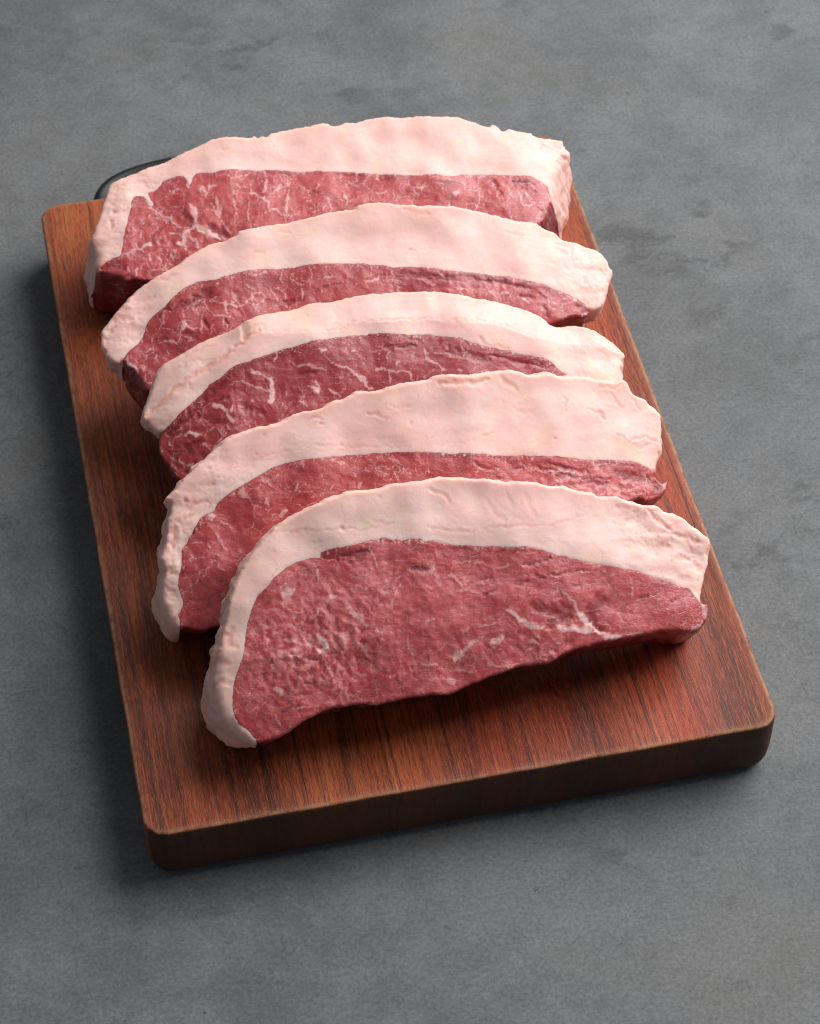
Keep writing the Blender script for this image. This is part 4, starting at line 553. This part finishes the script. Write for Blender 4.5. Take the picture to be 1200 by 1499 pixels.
"veins":[[1.11,1.0,[-108.26,-17.76],[-107.83,-21.26]],[1.01,1.0,[-91.24,-13.66],[-92.13,-17.49]],[1.01,1.0,[-93.39,-23.52],[-92.12,-27.72],[-91.81,-31.73],[-92.18,-33.91]],[1.82,1.0,[-92.08,-33.37],[-88.43,-37.93],[-84.02,-40.91]],[1.42,1.0,[-92.27,-34.45],[-97.01,-36.34],[-97.73,-40.61],[-100.67,-40.59]],[0.91,1.0,[-97.81,-41.14],[-97.31,-43.95]],[1.62,1.0,[-110.56,-38.1],[-110.73,-39.17]],[0.71,1.0,[-110.64,-38.63],[-116.76,-40.12],[-121.45,-41.87]],[0.91,1.0,[-103.74,-44.35],[-102.37,-47.85]],[0.61,1.0,[-101.97,-42.53],[-101.63,-46.38]],[0.91,1.0,[-117.47,-47.55],[-117.5,-50.74]],[0.51,1.0,[-111.8,-42.77],[-112.01,-47.04]],[0.81,1.0,[-116.17,-30.27],[-115.0,-32.2]],[0.61,1.0,[-108.01,-22.36],[-104.72,-26.42],[-100.4,-30.09],[-97.6,-34.0]],[0.71,1.0,[-93.08,-39.28],[-92.28,-43.25]],[0.61,1.0,[-82.83,-31.12],[-80.34,-28.16]],[0.91,1.0,[-82.08,-23.88],[-82.07,-26.72]],[0.91,1.0,[-87.29,-16.67],[-86.12,-21.45]],[0.51,1.0,[-82.38,-16.98],[-85.26,-19.32]],[0.61,1.0,[-104.04,-28.25],[-103.44,-30.62]],[0.51,1.0,[-101.18,-28.81],[-100.52,-27.81]],[0.41,1.0,[-114.01,-35.19],[-112.36,-31.07]],[0.46,1.0,[-103.11,-34.6],[-98.62,-37.14]],[0.41,1.0,[-108.57,-43.95],[-107.36,-48.49]],[0.51,1.0,[-114.77,-45.95],[-115.75,-48.97]],[0.51,1.0,[-120.78,-46.87],[-120.25,-49.65]],[0.41,1.0,[-105.89,-24.49],[-102.9,-27.34],[-102.49,-30.81]],[0.51,1.0,[-84.98,-17.66],[-80.93,-17.24]],[0.61,1.0,[-106.54,-25.49],[-105.77,-26.77]],[1.52,1.0,[-131.34,-45.7],[-132.76,-45.39]],[0.51,1.0,[-95.36,-29.37],[-97.36,-29.56]],[0.51,1.0,[-95.58,-36.61],[-93.44,-41.41]],[0.66,1.0,[-67.53,-19.4],[-68.22,-23.29],[-65.62,-25.43],[-63.32,-29.23],[-62.75,-31.59],[-60.15,-33.71],[-56.7,-36.52]],[1.42,1.0,[-68.8,-23.77],[-67.4,-24.28]],[0.61,1.0,[-53.08,-19.49],[-53.31,-23.47],[-54.81,-28.93],[-56.34,-33.22],[-56.55,-37.1]],[0.35,1.0,[-69.58,-25.35],[-71.33,-35.24],[-71.47,-37.44]],[0.71,1.0,[-82.09,-23.21],[-82.56,-28.8],[-82.74,-32.72]],[0.56,1.0,[-75.55,-25.48],[-75.65,-31.7],[-76.99,-33.72]],[0.41,1.0,[-76.51,-33.81],[-78.08,-38.54]],[0.35,1.0,[-82.74,-32.72],[-80.23,-38.17],[-78.69,-40.64]],[0.56,1.0,[-74.2,-17.72],[-72.66,-20.27],[-69.86,-21.31]],[0.66,1.0,[-61.12,-17.02],[-62.6,-22.51],[-63.97,-24.56]],[0.66,1.0,[-39.6,-30.31],[-38.6,-35.57]],[1.01,1.0,[-46.19,-25.5],[-46.29,-26.06]],[0.41,1.0,[-56.01,-21.88],[-60.69,-25.68]],[1.22,1.0,[-91.48,-26.04],[-91.65,-29.97]],[1.82,1.0,[-92.09,-35.49],[-88.25,-38.96],[-84.14,-40.79]],[0.51,1.0,[-93.67,-39.07],[-92.96,-43.57]],[0.71,1.0,[-84.25,-38.58],[-84.23,-41.33]],[0.51,1.0,[-84.03,-17.16],[-86.42,-22.43]],[0.61,1.0,[-88.07,-17.57],[-87.48,-19.96]],[0.51,1.0,[-71.1,-17.1],[-68.19,-14.71]],[0.41,1.0,[-61.69,-14.63],[-60.25,-17.74]],[0.41,1.0,[-40.97,-24.36],[-44.23,-28.4]],[0.41,1.0,[-84.87,-24.98],[-82.65,-32.18]],[0.41,1.0,[-80.74,-26.85],[-82.85,-30.45]],[0.35,1.0,[-61.88,-32.3],[-66.33,-34.94]],[0.41,1.0,[-75.45,-22.08],[-73.62,-22.96]],[0.56,1.0,[-18.55,-23.19],[-18.13,-26.14]],[0.56,1.0,[-39.19,-31.26],[-39.05,-35.8]],[0.51,1.0,[-22.2,-34.05],[-22.17,-35.18]],[0.3,1.0,[-20.8,-32.01],[-14.63,-31.31]],[0.35,1.0,[-32.14,-28.42],[-32.13,-33.55]],[0.41,1.0,[-3.86,-35.35],[-3.48,-35.98]],[0.3,1.0,[-29.55,-25.41],[-25.76,-26.61]],[0.81,1.0,[-41.81,-23.96],[-41.38,-24.32]],[0.56,1.0,[36.15,-41.71],[36.83,-45.68]],[0.56,1.0,[36.77,-45.95],[40.38,-45.99],[44.52,-46.04]],[0.41,1.0,[35.87,-38.31],[36.15,-41.71]],[1.52,1.0,[10.06,-36.96],[11.77,-36.07]],[0.35,1.0,[28.85,-42.11],[28.92,-46.56]],[0.35,1.0,[19.84,-38.83],[22.09,-40.23]],[0.35,1.0,[31.83,-37.92],[33.12,-41.43]],[0.41,1.0,[26.52,-33.94],[27.8,-37.5]],[0.35,1.0,[38.67,-39.69],[39.72,-44.27]],[0.3,1.0,[16.57,-35.02],[19.81,-36.57]],[1.01,1.0,[47.62,-41.52],[48.54,-44.39]]],"cuts":[[0.61,1.0,[-45.91,-26.69],[-42.62,-27.81]],[0.46,1.0,[-29.06,-25.49],[-26.25,-26.53]],[0.41,1.0,[-30.09,-28.19],[-26.68,-28.75]],[0.51,1.0,[-110.21,-35.97],[-105.7,-32.42],[-102.49,-30.81]],[0.41,1.0,[-122.39,-50.8],[-115.78,-52.14]],[0.35,1.0,[3.63,-30.87],[10.52,-31.9],[13.36,-32.88]],[0.41,1.0,[4.59,-31.59],[11.59,-32.06]],[0.35,1.0,[34.34,-35.89],[39.04,-38.02],[42.74,-40.03]],[0.41,1.0,[-126.09,-49.5],[-122.47,-51.31]],[0.35,1.0,[-107.15,-44.23],[-108.01,-49.43]]],"deep":[[4.56,1.0,[-131.49,-43.52],[-126.29,-44.64],[-123.78,-47.31]],[2.03,1.0,[-122.31,-50.29],[-115.47,-53.26]],[1.52,1.0,[-114.0,-16.58],[-110.17,-17.37]],[1.52,1.0,[-100.47,-12.47],[-93.46,-12.1]],[3.04,1.0,[-96.04,-27.55],[-93.9,-32.47]],[3.54,1.0,[-85.79,-36.09],[-82.04,-40.06]],[1.52,1.0,[-87.68,-36.4],[-84.52,-38.08]],[3.04,1.0,[45.75,-47.52],[43.77,-51.77]],[1.52,1.0,[-15.46,-25.43],[-5.69,-27.04]],[2.53,1.0,[34.83,-33.65],[42.6,-36.04]],[1.22,1.0,[-32.58,-20.31],[-22.94,-22.47]],[1.52,1.0,[-59.85,-15.51],[-51.11,-16.94]],[2.03,1.0,[-91.22,-36.21],[-89.41,-37.1]],[1.52,1.0,[27.01,-31.7],[28.33,-39.81]]],
"crease":[[0.81,0.8,[-122.11,-21.1],[-121.99,-22.83]],[1.01,0.8,[-123.75,-25.27],[-124.58,-29.03]],[0.51,0.4,[-121.24,-21.86],[-116.95,-22.77]],[1.52,0.5,[-131.74,-32.49],[-127.8,-35.58]],[1.22,0.5,[-126.52,-24.1],[-129.49,-27.38],[-131.58,-31.41]],[1.22,0.6,[-111.41,-6.55],[-109.97,-6.85]],[1.72,1.0,[56.23,-24.72],[60.04,-24.31]],[1.22,0.7,[55.3,-26.44],[59.1,-26.03]],[0.81,0.6,[49.37,-17.88],[51.18,-19.16]],[0.81,0.4,[52.37,-16.28],[55.76,-17.64],[56.79,-20.05]],[2.03,0.4,[-121.13,-11.65],[-116.17,-11.57]],[1.01,0.4,[-77.1,-2.84],[-73.7,-3.42]],[0.61,0.5,[55.12,-31.69],[53.03,-36.19]],[1.52,0.4,[55.11,-36.3],[53.56,-43.02]]],"pits":[[0.91,-122.24,-21.92],[0.91,-124.09,-27.45],[0.71,-55.77,-4.04],[0.51,-57.07,-8.46],[0.91,58.46,-24.24],[1.01,49.49,-19.65],[0.81,-114.12,-7.99],[0.71,38.79,-18.28],[0.71,-21.27,-3.58]]}}''')

class Steak:
    STEP = .62
    def __init__(s, d, seed, rumple):
        s.d, s.seed, s.rumple = d, seed, rumple
        th = math.radians(d['th'])
        s.O = np.array(d['O'])
        s.u = np.array([1, 0, 0.])
        s.v = np.array([0, math.cos(th), math.sin(th)])
        s.n = np.array([0, -math.sin(th), math.cos(th)])
        rs = np.random.RandomState(seed)
        out = resample(d['out'], .55, True)
        # crisp small irregularities of the cut rim
        q = np.c_[out[:, :2] * .34, np.full(len(out), seed * 3.1)]
        tang = np.roll(out[:, :2], -1, 0) - np.roll(out[:, :2], 1, 0)
        tang /= np.linalg.norm(tang, axis=1)[:, None] + 1e-9
        nrm = np.c_[-tang[:, 1], tang[:, 0]]          # outline runs clockwise: left normal points outwards
        area2 = (out[:, 0] * np.roll(out[:, 1], -1) - np.roll(out[:, 0], -1) * out[:, 1]).sum()
        if area2 > 0:
            nrm = -nrm
        out[:, :2] += nrm * (fbm(q, 3, .55) * .30)[:, None]
        out_n = unloop(unloop(np.c_[out, nrm]))
        out, nrm = out_n[:, :3], out_n[:, 3:]
        # smooth outward normals for the rim
        k = np.ones(9) / 9
        ns = np.stack([np.convolve(np.r_[nrm[-8:, c], nrm[:, c], nrm[:8, c]], k, 'same')[8:-8] for c in (0, 1)], 1)
        ns /= np.linalg.norm(ns, axis=1)[:, None] + 1e-9
        s.out, s.inset, s.on = out[:, :2], out[:, 2], ns
        kk = np.hanning(17)
        kk /= kk.sum()
        s.osm = np.stack([np.convolve(np.r_[s.out[-16:, c], s.out[:, c], s.out[:16, c]], kk, 'same')[16:-16] for c in (0, 1)], 1)
        bnd = resample([p for p in d['bnd']], .55)
        s.ia = int(np.argmin(np.hypot(*(s.out - bnd[0]).T)))
        s.ib = int(np.argmin(np.hypot(*(s.out - bnd[-1]).T)))
        w = fbm(np.c_[bnd * .45, np.full(len(bnd), seed + 9.)], 3, .55) * .30
        t = np.gradient(bnd, axis=0)
        t /= np.linalg.norm(t, axis=1)[:, None] + 1e-9
        bnd = bnd + np.c_[-t[:, 1], t[:, 0]] * w[:, None]
        bnd = unloop(bnd)[1:-1]
        bnd = bnd[nearest(bnd, s.out) > .35]
        s.bnd = np.vstack([s.out[s.ia], bnd, s.out[s.ib]])
        N = len(s.out)
        def arc(a, b):
            return [(a + i) % N for i in range(((b - a) % N) + 1)]
        s.fat_arc = arc(s.ia, s.ib)       # clockwise from the lower left over the crest to the right
        s.lean_arc = arc(s.ib, s.ia)
        s.fat_poly = np.vstack([s.out[s.fat_arc], s.bnd[::-1][1:-1]])
        s.vmin, s.vmax = s.out[:, 1].min(), s.out[:, 1].max()

    def tess(s, step, fine_until):
        lo, hi = s.out.min(0), s.out.max(0)
        rs = np.random.RandomState(s.seed)
        P = []
        y, j = lo[1], 0
        xs = np.arange(lo[0], hi[0], step)
        while y < hi[1]:
            P.append(np.c_[xs + (step / 2 if j % 2 else 0), np.full(len(xs), y)])
            y += step * .866
            j += 1
        P = np.vstack(P)
        P += rs.uniform(-.12, .12, P.shape) * step
        P = P[inside(P, s.out)]
        edge = np.vstack([s.out, s.bnd])
        P = P[nearest(P, edge) > .42 * step]
        N, B = len(s.out), len(s.bnd)
        allp = np.vstack([s.out, s.bnd[1:-1], P])
        ed = [(i, (i + 1) % N) for i in range(N)]
        bi = [s.ia] + list(range(N, N + B - 2)) + [s.ib]
        ed += list(zip(bi[:-1], bi[1:]))
        r = delaunay_2d_cdt([Vector(p) for p in allp], ed, [], 0, 1e-5)
        V = np.array([tuple(v) for v in r[0]])
        F = np.array([tuple(t) for t in r[2]])
        # map from input to output vertices
        vm = {}
        for o_, srcs in enumerate(r[3]):
            for q in srcs:
                vm[q] = o_
        cen = V[F].mean(1)
        keep = inside(cen, s.out)
        F, cen = F[keep], cen[keep]
        a = V[F[:, 1]] - V[F[:, 0]]
        b = V[F[:, 2]] - V[F[:, 0]]
        flip = (a[:, 0] * b[:, 1] - a[:, 1] * b[:, 0]) < 0
        F[flip] = F[flip][:, ::-1]
        isfat = inside(cen, s.fat_poly)
        return V, F, isfat, [vm[i] for i in range(N)], [vm[i] for i in bi]

    # height of the front face (mm along the normal) and shader attributes
    def field(s, p, edged, fat):
        d = s.d
        q3 = np.c_[p, np.full(len(p), s.seed * 7.7)]
        wp = p + np.c_[fbm(q3 * .35, 3, .6), fbm(q3 * .35 + 50, 3, .6)] * .85
        bdist = nearest(p, s.bnd)
        ed0 = nearest(p, s.out)
        ed0 = np.where(bdist < 2.5, 0, ed0) + 0.0
        vein = np.zeros(len(p)); cut = np.zeros(len(p)); deep = np.zeros(len(p)); crs = np.zeros(len(p)); hg = np.zeros(len(p))
        vstr = np.zeros(len(p))
        for e in d['veins']:
            w, pts = e[0], e[2:]
            ln_ = np.hypot(*np.diff(np.array(pts), axis=0).T).sum()
            soft = 1.0 if s.seed < 4 else (.75 if s.seed == 4 else (1.0 if w > 1.3 and ln_ > 3 * w else .70))
            dd, fr = polydist(wp, pts, w * 1.5 + 1)
            ww = np.maximum(w, .42) * .62 * (.45 + .55 * np.sqrt(np.clip(4 * fr * (1 - fr), 0, 1)))
            g = np.clip(1.30 - dd / (ww + .14), 0, 1)
            vstr = np.where(g > vein, min(1.0, .50 + .24 * w) * soft, vstr)
            vein = np.maximum(vein, g)
        for e in d['cuts']:
            w, pts = e[0], e[2:]
            dd, fr = polydist(wp, pts, w + 1)
            ww = np.maximum(w, .4) * .6 * (.3 + .7 * np.sqrt(np.clip(4 * fr * (1 - fr), 0, 1)))
            cut = np.maximum(cut, np.clip(1.3 - dd / (ww + .12), 0, 1))
        for e in d['deep']:
            w, pts = e[0], e[2:]
            dd, fr = polydist(wp, pts, w + 2)
            deep = np.maximum(deep, 1 - sstep(dd + .5 * fbm(q3 * .6, 2), w * .22, w * .72))
        for e in d['crease']:
            w, dep, pts = e[0], e[1], e[2:]
            dd, fr = polydist(wp, pts, w * 2 + 1)
            ww = (w * .75 + .25) * (.35 + .65 * np.sqrt(np.clip(4 * fr * (1 - fr), 0, 1)))
            g = np.exp(-(dd / ww)**2 * 1.4)
            hg -= g * dep * min(.75, .16 + w * .16)
            crs = np.maximum(crs, g * min(1, dep * 1.2) * .95)
            lip = np.exp(-((dd - ww * 1.9) / (ww * .9))**2)
            hg += lip * dep * .10
        for w, x, y in d['pits']:
            dd = np.hypot(wp[:, 0] - x, (wp[:, 1] - y) * 1.3)
            g = np.exp(-(dd / (w * .42 + .1))**2)
            hg -= g * .28
            crs = np.maximum(crs, g * .95)
        # fat threads running from the seam into the muscle
        th_ = 1 - np.abs(fbm(q3 * [.55, .16, 1] + 61, 3, .6)) * 5
        g = np.clip(th_, 0, 1) * (1 - sstep(bdist, .3, 1.2 + 3.0 * np.clip(fbm(q3 * .1 + 21, 2) + .3, 0, 1)))
        vstr = np.where(g > vein, .75, vstr)
        vein = np.maximum(vein, g)
        g = (1 - sstep(bdist, .02, .32)) * .6
        vstr = np.where(g > vein, .8, vstr)
        vein = np.maximum(vein, g)
        h = fbm(q3 * .045, 2, .4) * 1.5
        # fat
        endm = np.clip(sstep(p[:, 0], 42, 66) + sstep(-p[:, 0], 88, 112) * .8, 0, 1)
        rid = 1 - np.abs(fbm(q3 * [.16, .22, 1] + 31, 3, .55))
        hf = fbm(q3 * [.09, .15, 1] + 9, 3, .45) * (.13 + .40 * endm) - sstep(rid, .90, 1.0) * (.02 + .22 * endm)
        crf = sstep(rid, .94, 1.0) * (.03 + .35 * endm)
        # lean: bundles of fibre, rumpled where the photo shows it
        fib = 1 - np.abs(fbm(q3 * [.42, .62, 1] + 77, 3, .55))
        rump = s.rumple(p)
        fine = fbm(q3 * [1.0, 1.6, 1] + 5, 2, .6)
        lum = fbm(np.c_[q3[:, 0] * .42 + q3[:, 1] * .10, q3[:, 1] * .30 - q3[:, 0] * .12, q3[:, 2]] + 15, 3, .42)
        hl = (sstep(fib, .45, 1.0) - .5) * (.04 + .25 * rump) + fine * .012 + lum * (.06 + .62 * rump) - cut * .32 - deep * (.45 if s.seed == 5 else .35) * (ed0 > 2.5) + vein * .08
        hl += fbm(q3 * .2 + 40, 2) * .22
        bl = sstep(bdist, 0, 1.6)
        lump = np.where(fat, (hf + hg), hl * .8)
        h = h + lump * (.15 + .85 * bl) - (1 - sstep(bdist, 0, .5)) * .05
        if d['crest']:
            cr = np.array(d['crest'])
            cr = cr[np.argsort(cr[:, 0])]
            vc = np.interp(p[:, 0], cr[:, 0], cr[:, 1])
            ab = np.clip(p[:, 1] - vc, 0, None) * np.where(fat, 1, 0)
            h -= d['drop'] * np.sqrt(ab**2 + .6) * (ab > 0)
        ed = nearest(p, s.out)
        if edged:
            loc = np.zeros(len(p))
            near = np.where(ed < 7)[0]
            for c0 in range(0, len(near), 4000):
                ix = near[c0:c0 + 4000]
                dd = (p[ix][:, None, 0] - s.out[None, :, 0])**2 + (p[ix][:, None, 1] - s.out[None, :, 1])**2
                loc[ix] = np.clip(-s.inset[dd.argmin(1)] / 2.0, 0, 1)
            r = np.where(fat, 1.3 + 3.4 * loc, .55) * (1 + .3 * fbm(q3 * .12 + 3, 2))
            h -= np.where(ed < r, r - np.sqrt(np.clip(r * r - (r - np.minimum(ed, r))**2, 0, None)), 0)
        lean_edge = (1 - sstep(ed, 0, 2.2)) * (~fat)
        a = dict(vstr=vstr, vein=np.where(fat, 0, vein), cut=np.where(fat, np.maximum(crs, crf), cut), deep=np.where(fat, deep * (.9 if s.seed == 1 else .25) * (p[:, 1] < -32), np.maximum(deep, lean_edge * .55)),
                 rind=np.where(fat, np.maximum(1 - sstep(ed, .5, 4.0),   .30 * (1 - sstep(ed + 3.0 * fbm(q3 * .08 + 90, 2), 7.5, 9.0))), 0))
        return h, a

    def thick(s, p):
        f = np.clip((s.vmax - p[:, 1]) / (s.vmax - s.vmin), 0, 1)
        return s.d['tt'] + (s.d['tb'] - s.d['tt']) * f ** 2

    def sag(s, p):
        g = s.d['sag']
        q = lambda x, a, b: np.clip((x - a) / (b - a), 0, 1.3) ** 2
        return g[0] * q(p[:, 0], g[1], g[2]) + g[3] * q(p[:, 0], g[4], g[5]) + g[6] * q(p[:, 1], g[7], g[8])

    def world(s, p, w):
        w = w - s.sag(p)
        X = s.O[None] + p[:, :1] * s.u + p[:, 1:2] * s.v + w[:, None] * s.n
        X[:, 2] = np.maximum(X[:, 2], .15 + .25 * np.abs(np.sin(p[:, 0] * .2)))      # rests on the board
        return X

    def build(s, label):
        V, F, isfat, oi, bi = s.tess(s.STEP, 0)
        fatv = np.zeros(len(V), bool)
        fatv[np.unique(F[isfat])] = True
        h, at = s.field(V, True, fatv)
        Xf = s.world(V, h)
        # rim rings, from the face edge to the back
        K = 16
        N = len(s.out)
        T = s.thick(s.out)
        base = h[oi]
        ring = []
        isf = np.zeros(N, bool)
        isf[s.fat_arc] = True
        edge_h = base
        for k in range(1, K + 1):
            t = k / K
            bul = 1.7 * math.sin(math.pi * min(1, t * 1.02)) ** .7
            back = 2.2 * sstep(np.array([t]), .86, 1.0)[0] ** 2
            q = np.c_[s.out * .16, np.full(N, t * 24 * .16 + s.seed)]
            lump = fbm(q * [1, 1, 1], 3, .55) * np.where(isf, 1.35, .9) * math.sin(math.pi * t) ** .5
            q2 = np.c_[s.out * .5, np.full(N, t * 24 * .9 + s.seed * 2)]
            lump = lump + fbm(q2 * [.6, .6, .5], 2, .5) * .14 * math.sin(math.pi * t) ** .5
            off = bul * np.where(isf, 1.0, .35) + lump - s.inset * t ** .8 - back
            w = edge_h + (-T - edge_h) * t
            km = min(1.0, t * 7)
            p = s.out * (1 - km) + s.osm * km + s.on * off[:, None]
            ring.append((p, w, t))
        # back face
        Vb, Fb, isfatb, oib, bib = s.tess(3.2, 0)
        Tb = s.thick(Vb)
        pb = Vb.copy()
        pb[oib] = ring[-1][0]
        wb = -Tb
        Xb = s.world(pb, wb)
        Xring = [s.world(p, w) for p, w, t in ring]
        Xb[oib] = Xring[-1]
        root = bpy.data.objects.new('steak', None)
        allX = np.vstack([Xf] + Xring)
        ctr = np.array([allX[:, 0].mean(), allX[:, 1].mean(), 0.0])
        root.location = W(*ctr)
        col.objects.link(root)
        root['label'] = label
        root['category'] = 'steak'
        root['group'] = 'raw steaks fanned out along the board'
        for fatp in (True, False):
            name = 'fat_cap' if fatp else 'lean_meat'
            arcI = s.fat_arc if fatp else s.lean_arc
            co, fc = [], []
            rest, A = [], {k: [] for k in at}
            def add(X, R, att):
                i0 = sum(len(c) for c in co)
                co.append(X)
                rest.append(R)
                for k in A:
                    A[k].append(att[k] if att is not None else np.zeros(len(X)))
                return i0
            Fs = F[isfat == fatp]
            used = np.unique(Fs)
            mp = np.full(len(V), -1)
            i0 = add(Xf[used], np.c_[V[used], h[used]], {k: at[k][used] for k in at})
            mp[used] = np.arange(len(used)) + i0
            fc.append(mp[Fs])
            prev = mp[[oi[i] for i in arcI]]
            for (p, w, t), X in zip(ring, Xring):
                R = np.c_[s.out[arcI] + s.on[arcI] * 1.0, w[arcI]]
                att = {k: np.zeros(len(arcI)) for k in at}
                att['rind'] = np.ones(len(arcI)) * min(1, .6 + t)
                if not fatp:
                    e0 = np.arange(len(arcI))
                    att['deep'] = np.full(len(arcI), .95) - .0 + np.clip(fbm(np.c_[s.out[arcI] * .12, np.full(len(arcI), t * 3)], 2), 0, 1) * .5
                    att['vstr'] = np.full(len(arcI), .45)
                    att['vein'] = np.clip(fbm(np.c_[s.out[arcI] * .22, np.full(len(arcI), t * 9 + 4)], 3) * 1.6 - .75, 0, .7)
                else:
                    att['deep'] = np.clip(fbm(np.c_[s.out[arcI] * .09, np.full(len(arcI), t * 2 + 5)], 3) + .2, 0, 1) * .5
                    att['cut'] = sstep(1 - np.abs(fbm(np.c_[s.out[arcI] * .14, np.full(len(arcI), t * 3.5 + 2)], 2)), .88, 1) * .55
                j0 = add(X[arcI], R, att)
                cur = np.arange(len(arcI)) + j0
                q = np.stack([prev[:-1], prev[1:], cur[1:], cur[:-1]], 1)
                fc.append(np.stack([q[:, 0], q[:, 1], q[:, 2]], 1))
                fc.append(np.stack([q[:, 0], q[:, 2], q[:, 3]], 1))
                prev = cur
            # back
            Fbs = Fb[isfatb == fatp][:, ::-1]
            usedb = np.unique(Fbs)
            mb = np.full(len(Vb), -1)
            z = {k: np.zeros(len(usedb)) for k in at}
            i1 = add(Xb[usedb], np.c_[Vb[usedb], wb[usedb]], z)
            mb[usedb] = np.arange(len(usedb)) + i1
            # weld the back outline onto the last ring
            for a, i in zip(prev, arcI):
                mb[oib[i]] = a
            fc.append(mb[Fbs])
            # inner wall between fat and lean, bowed slightly into its own part
            fr = mp[bi]
            bk = mb[bib]
            t_ = np.gradient(s.bnd, axis=0)
            t_ /= np.linalg.norm(t_, axis=1)[:, None] + 1e-9
            nn = np.c_[-t_[:, 1], t_[:, 0]] * (1 if fatp else -1)
            amt = np.minimum(.5, .12 * np.minimum(np.arange(len(s.bnd)), np.arange(len(s.bnd))[::-1]))[:, None]
            j0 = add(Xf[bi] - s.n * .04, np.c_[s.bnd, np.zeros(len(s.bnd))], None)
            prevw = np.arange(len(s.bnd)) + j0
            for t in (.12, .5, .9):
                pm = s.bnd + nn * amt
                Xa, Xc = Xf[bi], Xb[bib]
                Xm = Xa + (Xc - Xa) * t + (nn * amt)[:, :1] * s.u + (nn * amt)[:, 1:2] * s.v
                # keep clear of the rim seam at both ends
                j0 = add(Xm, np.c_[s.bnd, -20 * t * np.ones(len(s.bnd))], None)
                cur = np.arange(len(s.bnd)) + j0
                fc.append(np.stack([prevw[:-1], prevw[1:], cur[1:]], 1))
                fc.append(np.stack([prevw[:-1], cur[1:], cur[:-1]], 1))
                prevw = cur
            fc.append(np.stack([prevw[:-1], prevw[1:], bk[1:]], 1))
            fc.append(np.stack([prevw[:-1], bk[1:], bk[:-1]], 1))
            X = np.vstack(co)
            f = np.vstack(fc)
            f = f[(f[:, 0] != f[:, 1]) & (f[:, 1] != f[:, 2]) & (f[:, 0] != f[:, 2])]
            X = (X - ctr) * MM
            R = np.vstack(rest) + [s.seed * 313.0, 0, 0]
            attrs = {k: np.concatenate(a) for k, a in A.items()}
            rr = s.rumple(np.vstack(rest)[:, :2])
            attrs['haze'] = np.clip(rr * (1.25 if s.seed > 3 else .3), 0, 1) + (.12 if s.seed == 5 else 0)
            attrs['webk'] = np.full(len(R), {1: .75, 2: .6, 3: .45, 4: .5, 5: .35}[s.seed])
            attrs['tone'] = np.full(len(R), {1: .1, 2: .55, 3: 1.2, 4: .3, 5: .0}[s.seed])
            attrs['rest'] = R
            me = bpy.data.meshes.new(name)
            me.vertices.add(len(X)); me.vertices.foreach_set('co', X.astype(np.float32).ravel())
            me.loops.add(len(f) * 3); me.loops.foreach_set('vertex_index', f.astype(np.int32).ravel())
            me.polygons.add(len(f)); me.polygons.foreach_set('loop_start', np.arange(0, len(f) * 3, 3, dtype=np.int32))
            me.polygons.foreach_set('use_smooth', np.ones(len(f), bool))
            for k, a in attrs.items():
                a = np.asarray(a, np.float32)
                if a.ndim == 2:
                    me.attributes.new(k, 'FLOAT_VECTOR', 'POINT').data.foreach_set('vector', a.ravel())
                else:
                    me.attributes.new(k, 'FLOAT', 'POINT').data.foreach_set('value', a)
            me.materials.append(M_FAT if fatp else M_LEAN)
            me.update(calc_edges=True)
            me.validate()
            import bmesh
            bm = bmesh.new(); bm.from_mesh(me)
            bmesh.ops.recalc_face_normals(bm, faces=bm.faces)
            bm.to_mesh(me); bm.free()
            o = bpy.data.objects.new(name, me)
            col.objects.link(o)
            o.parent = root
        print('steak', s.seed, len(V), len(s.out), len(s.bnd))
        return root

def bumpmask(*blobs):
    def f(p):
        r = np.zeros(len(p))
        for x, y, rx_, ry_, a in blobs:
            r = np.maximum(r, a * np.exp(-((p[:, 0] - x) / rx_)**2 - ((p[:, 1] - y) / ry_)**2))
        return r
    return f

STEAKS = [
    ('S1', 1, bumpmask((-100, -40, 22, 14, .35), (40, -28, 20, 8, .3)),
     'raw steak at the back beside the black handle, with the boldest white marbling'),
    ('S2', 2, bumpmask((30, -34, 40, 7, .5), (-100, -50, 20, 15, .3)),
     'second raw steak from the back, its rounded fat end overhanging the right board edge'),
    ('S3', 3, bumpmask((-90, -45, 25, 20, .45)),
     'middle raw steak with the darkest red meat and a long crease running along its fat'),
    ('S4', 4, bumpmask((-125, -52, 14, 16, .25), (10, -50, 45, 9, .6)),
     'raw steak second from the front, its broad fat folded and cracked at the left end'),
    ('S5', 5, bumpmask((-58, -48, 26, 20, .75), (-20, -60, 30, 10, .3), (20, -60, 25, 10, .3)),
     'raw steak lying in front on top of the others, its whole red cut face showing'),
]
for key, seed, rum, label in STEAKS:
    Steak(DATA[key], seed, rum).build(label)
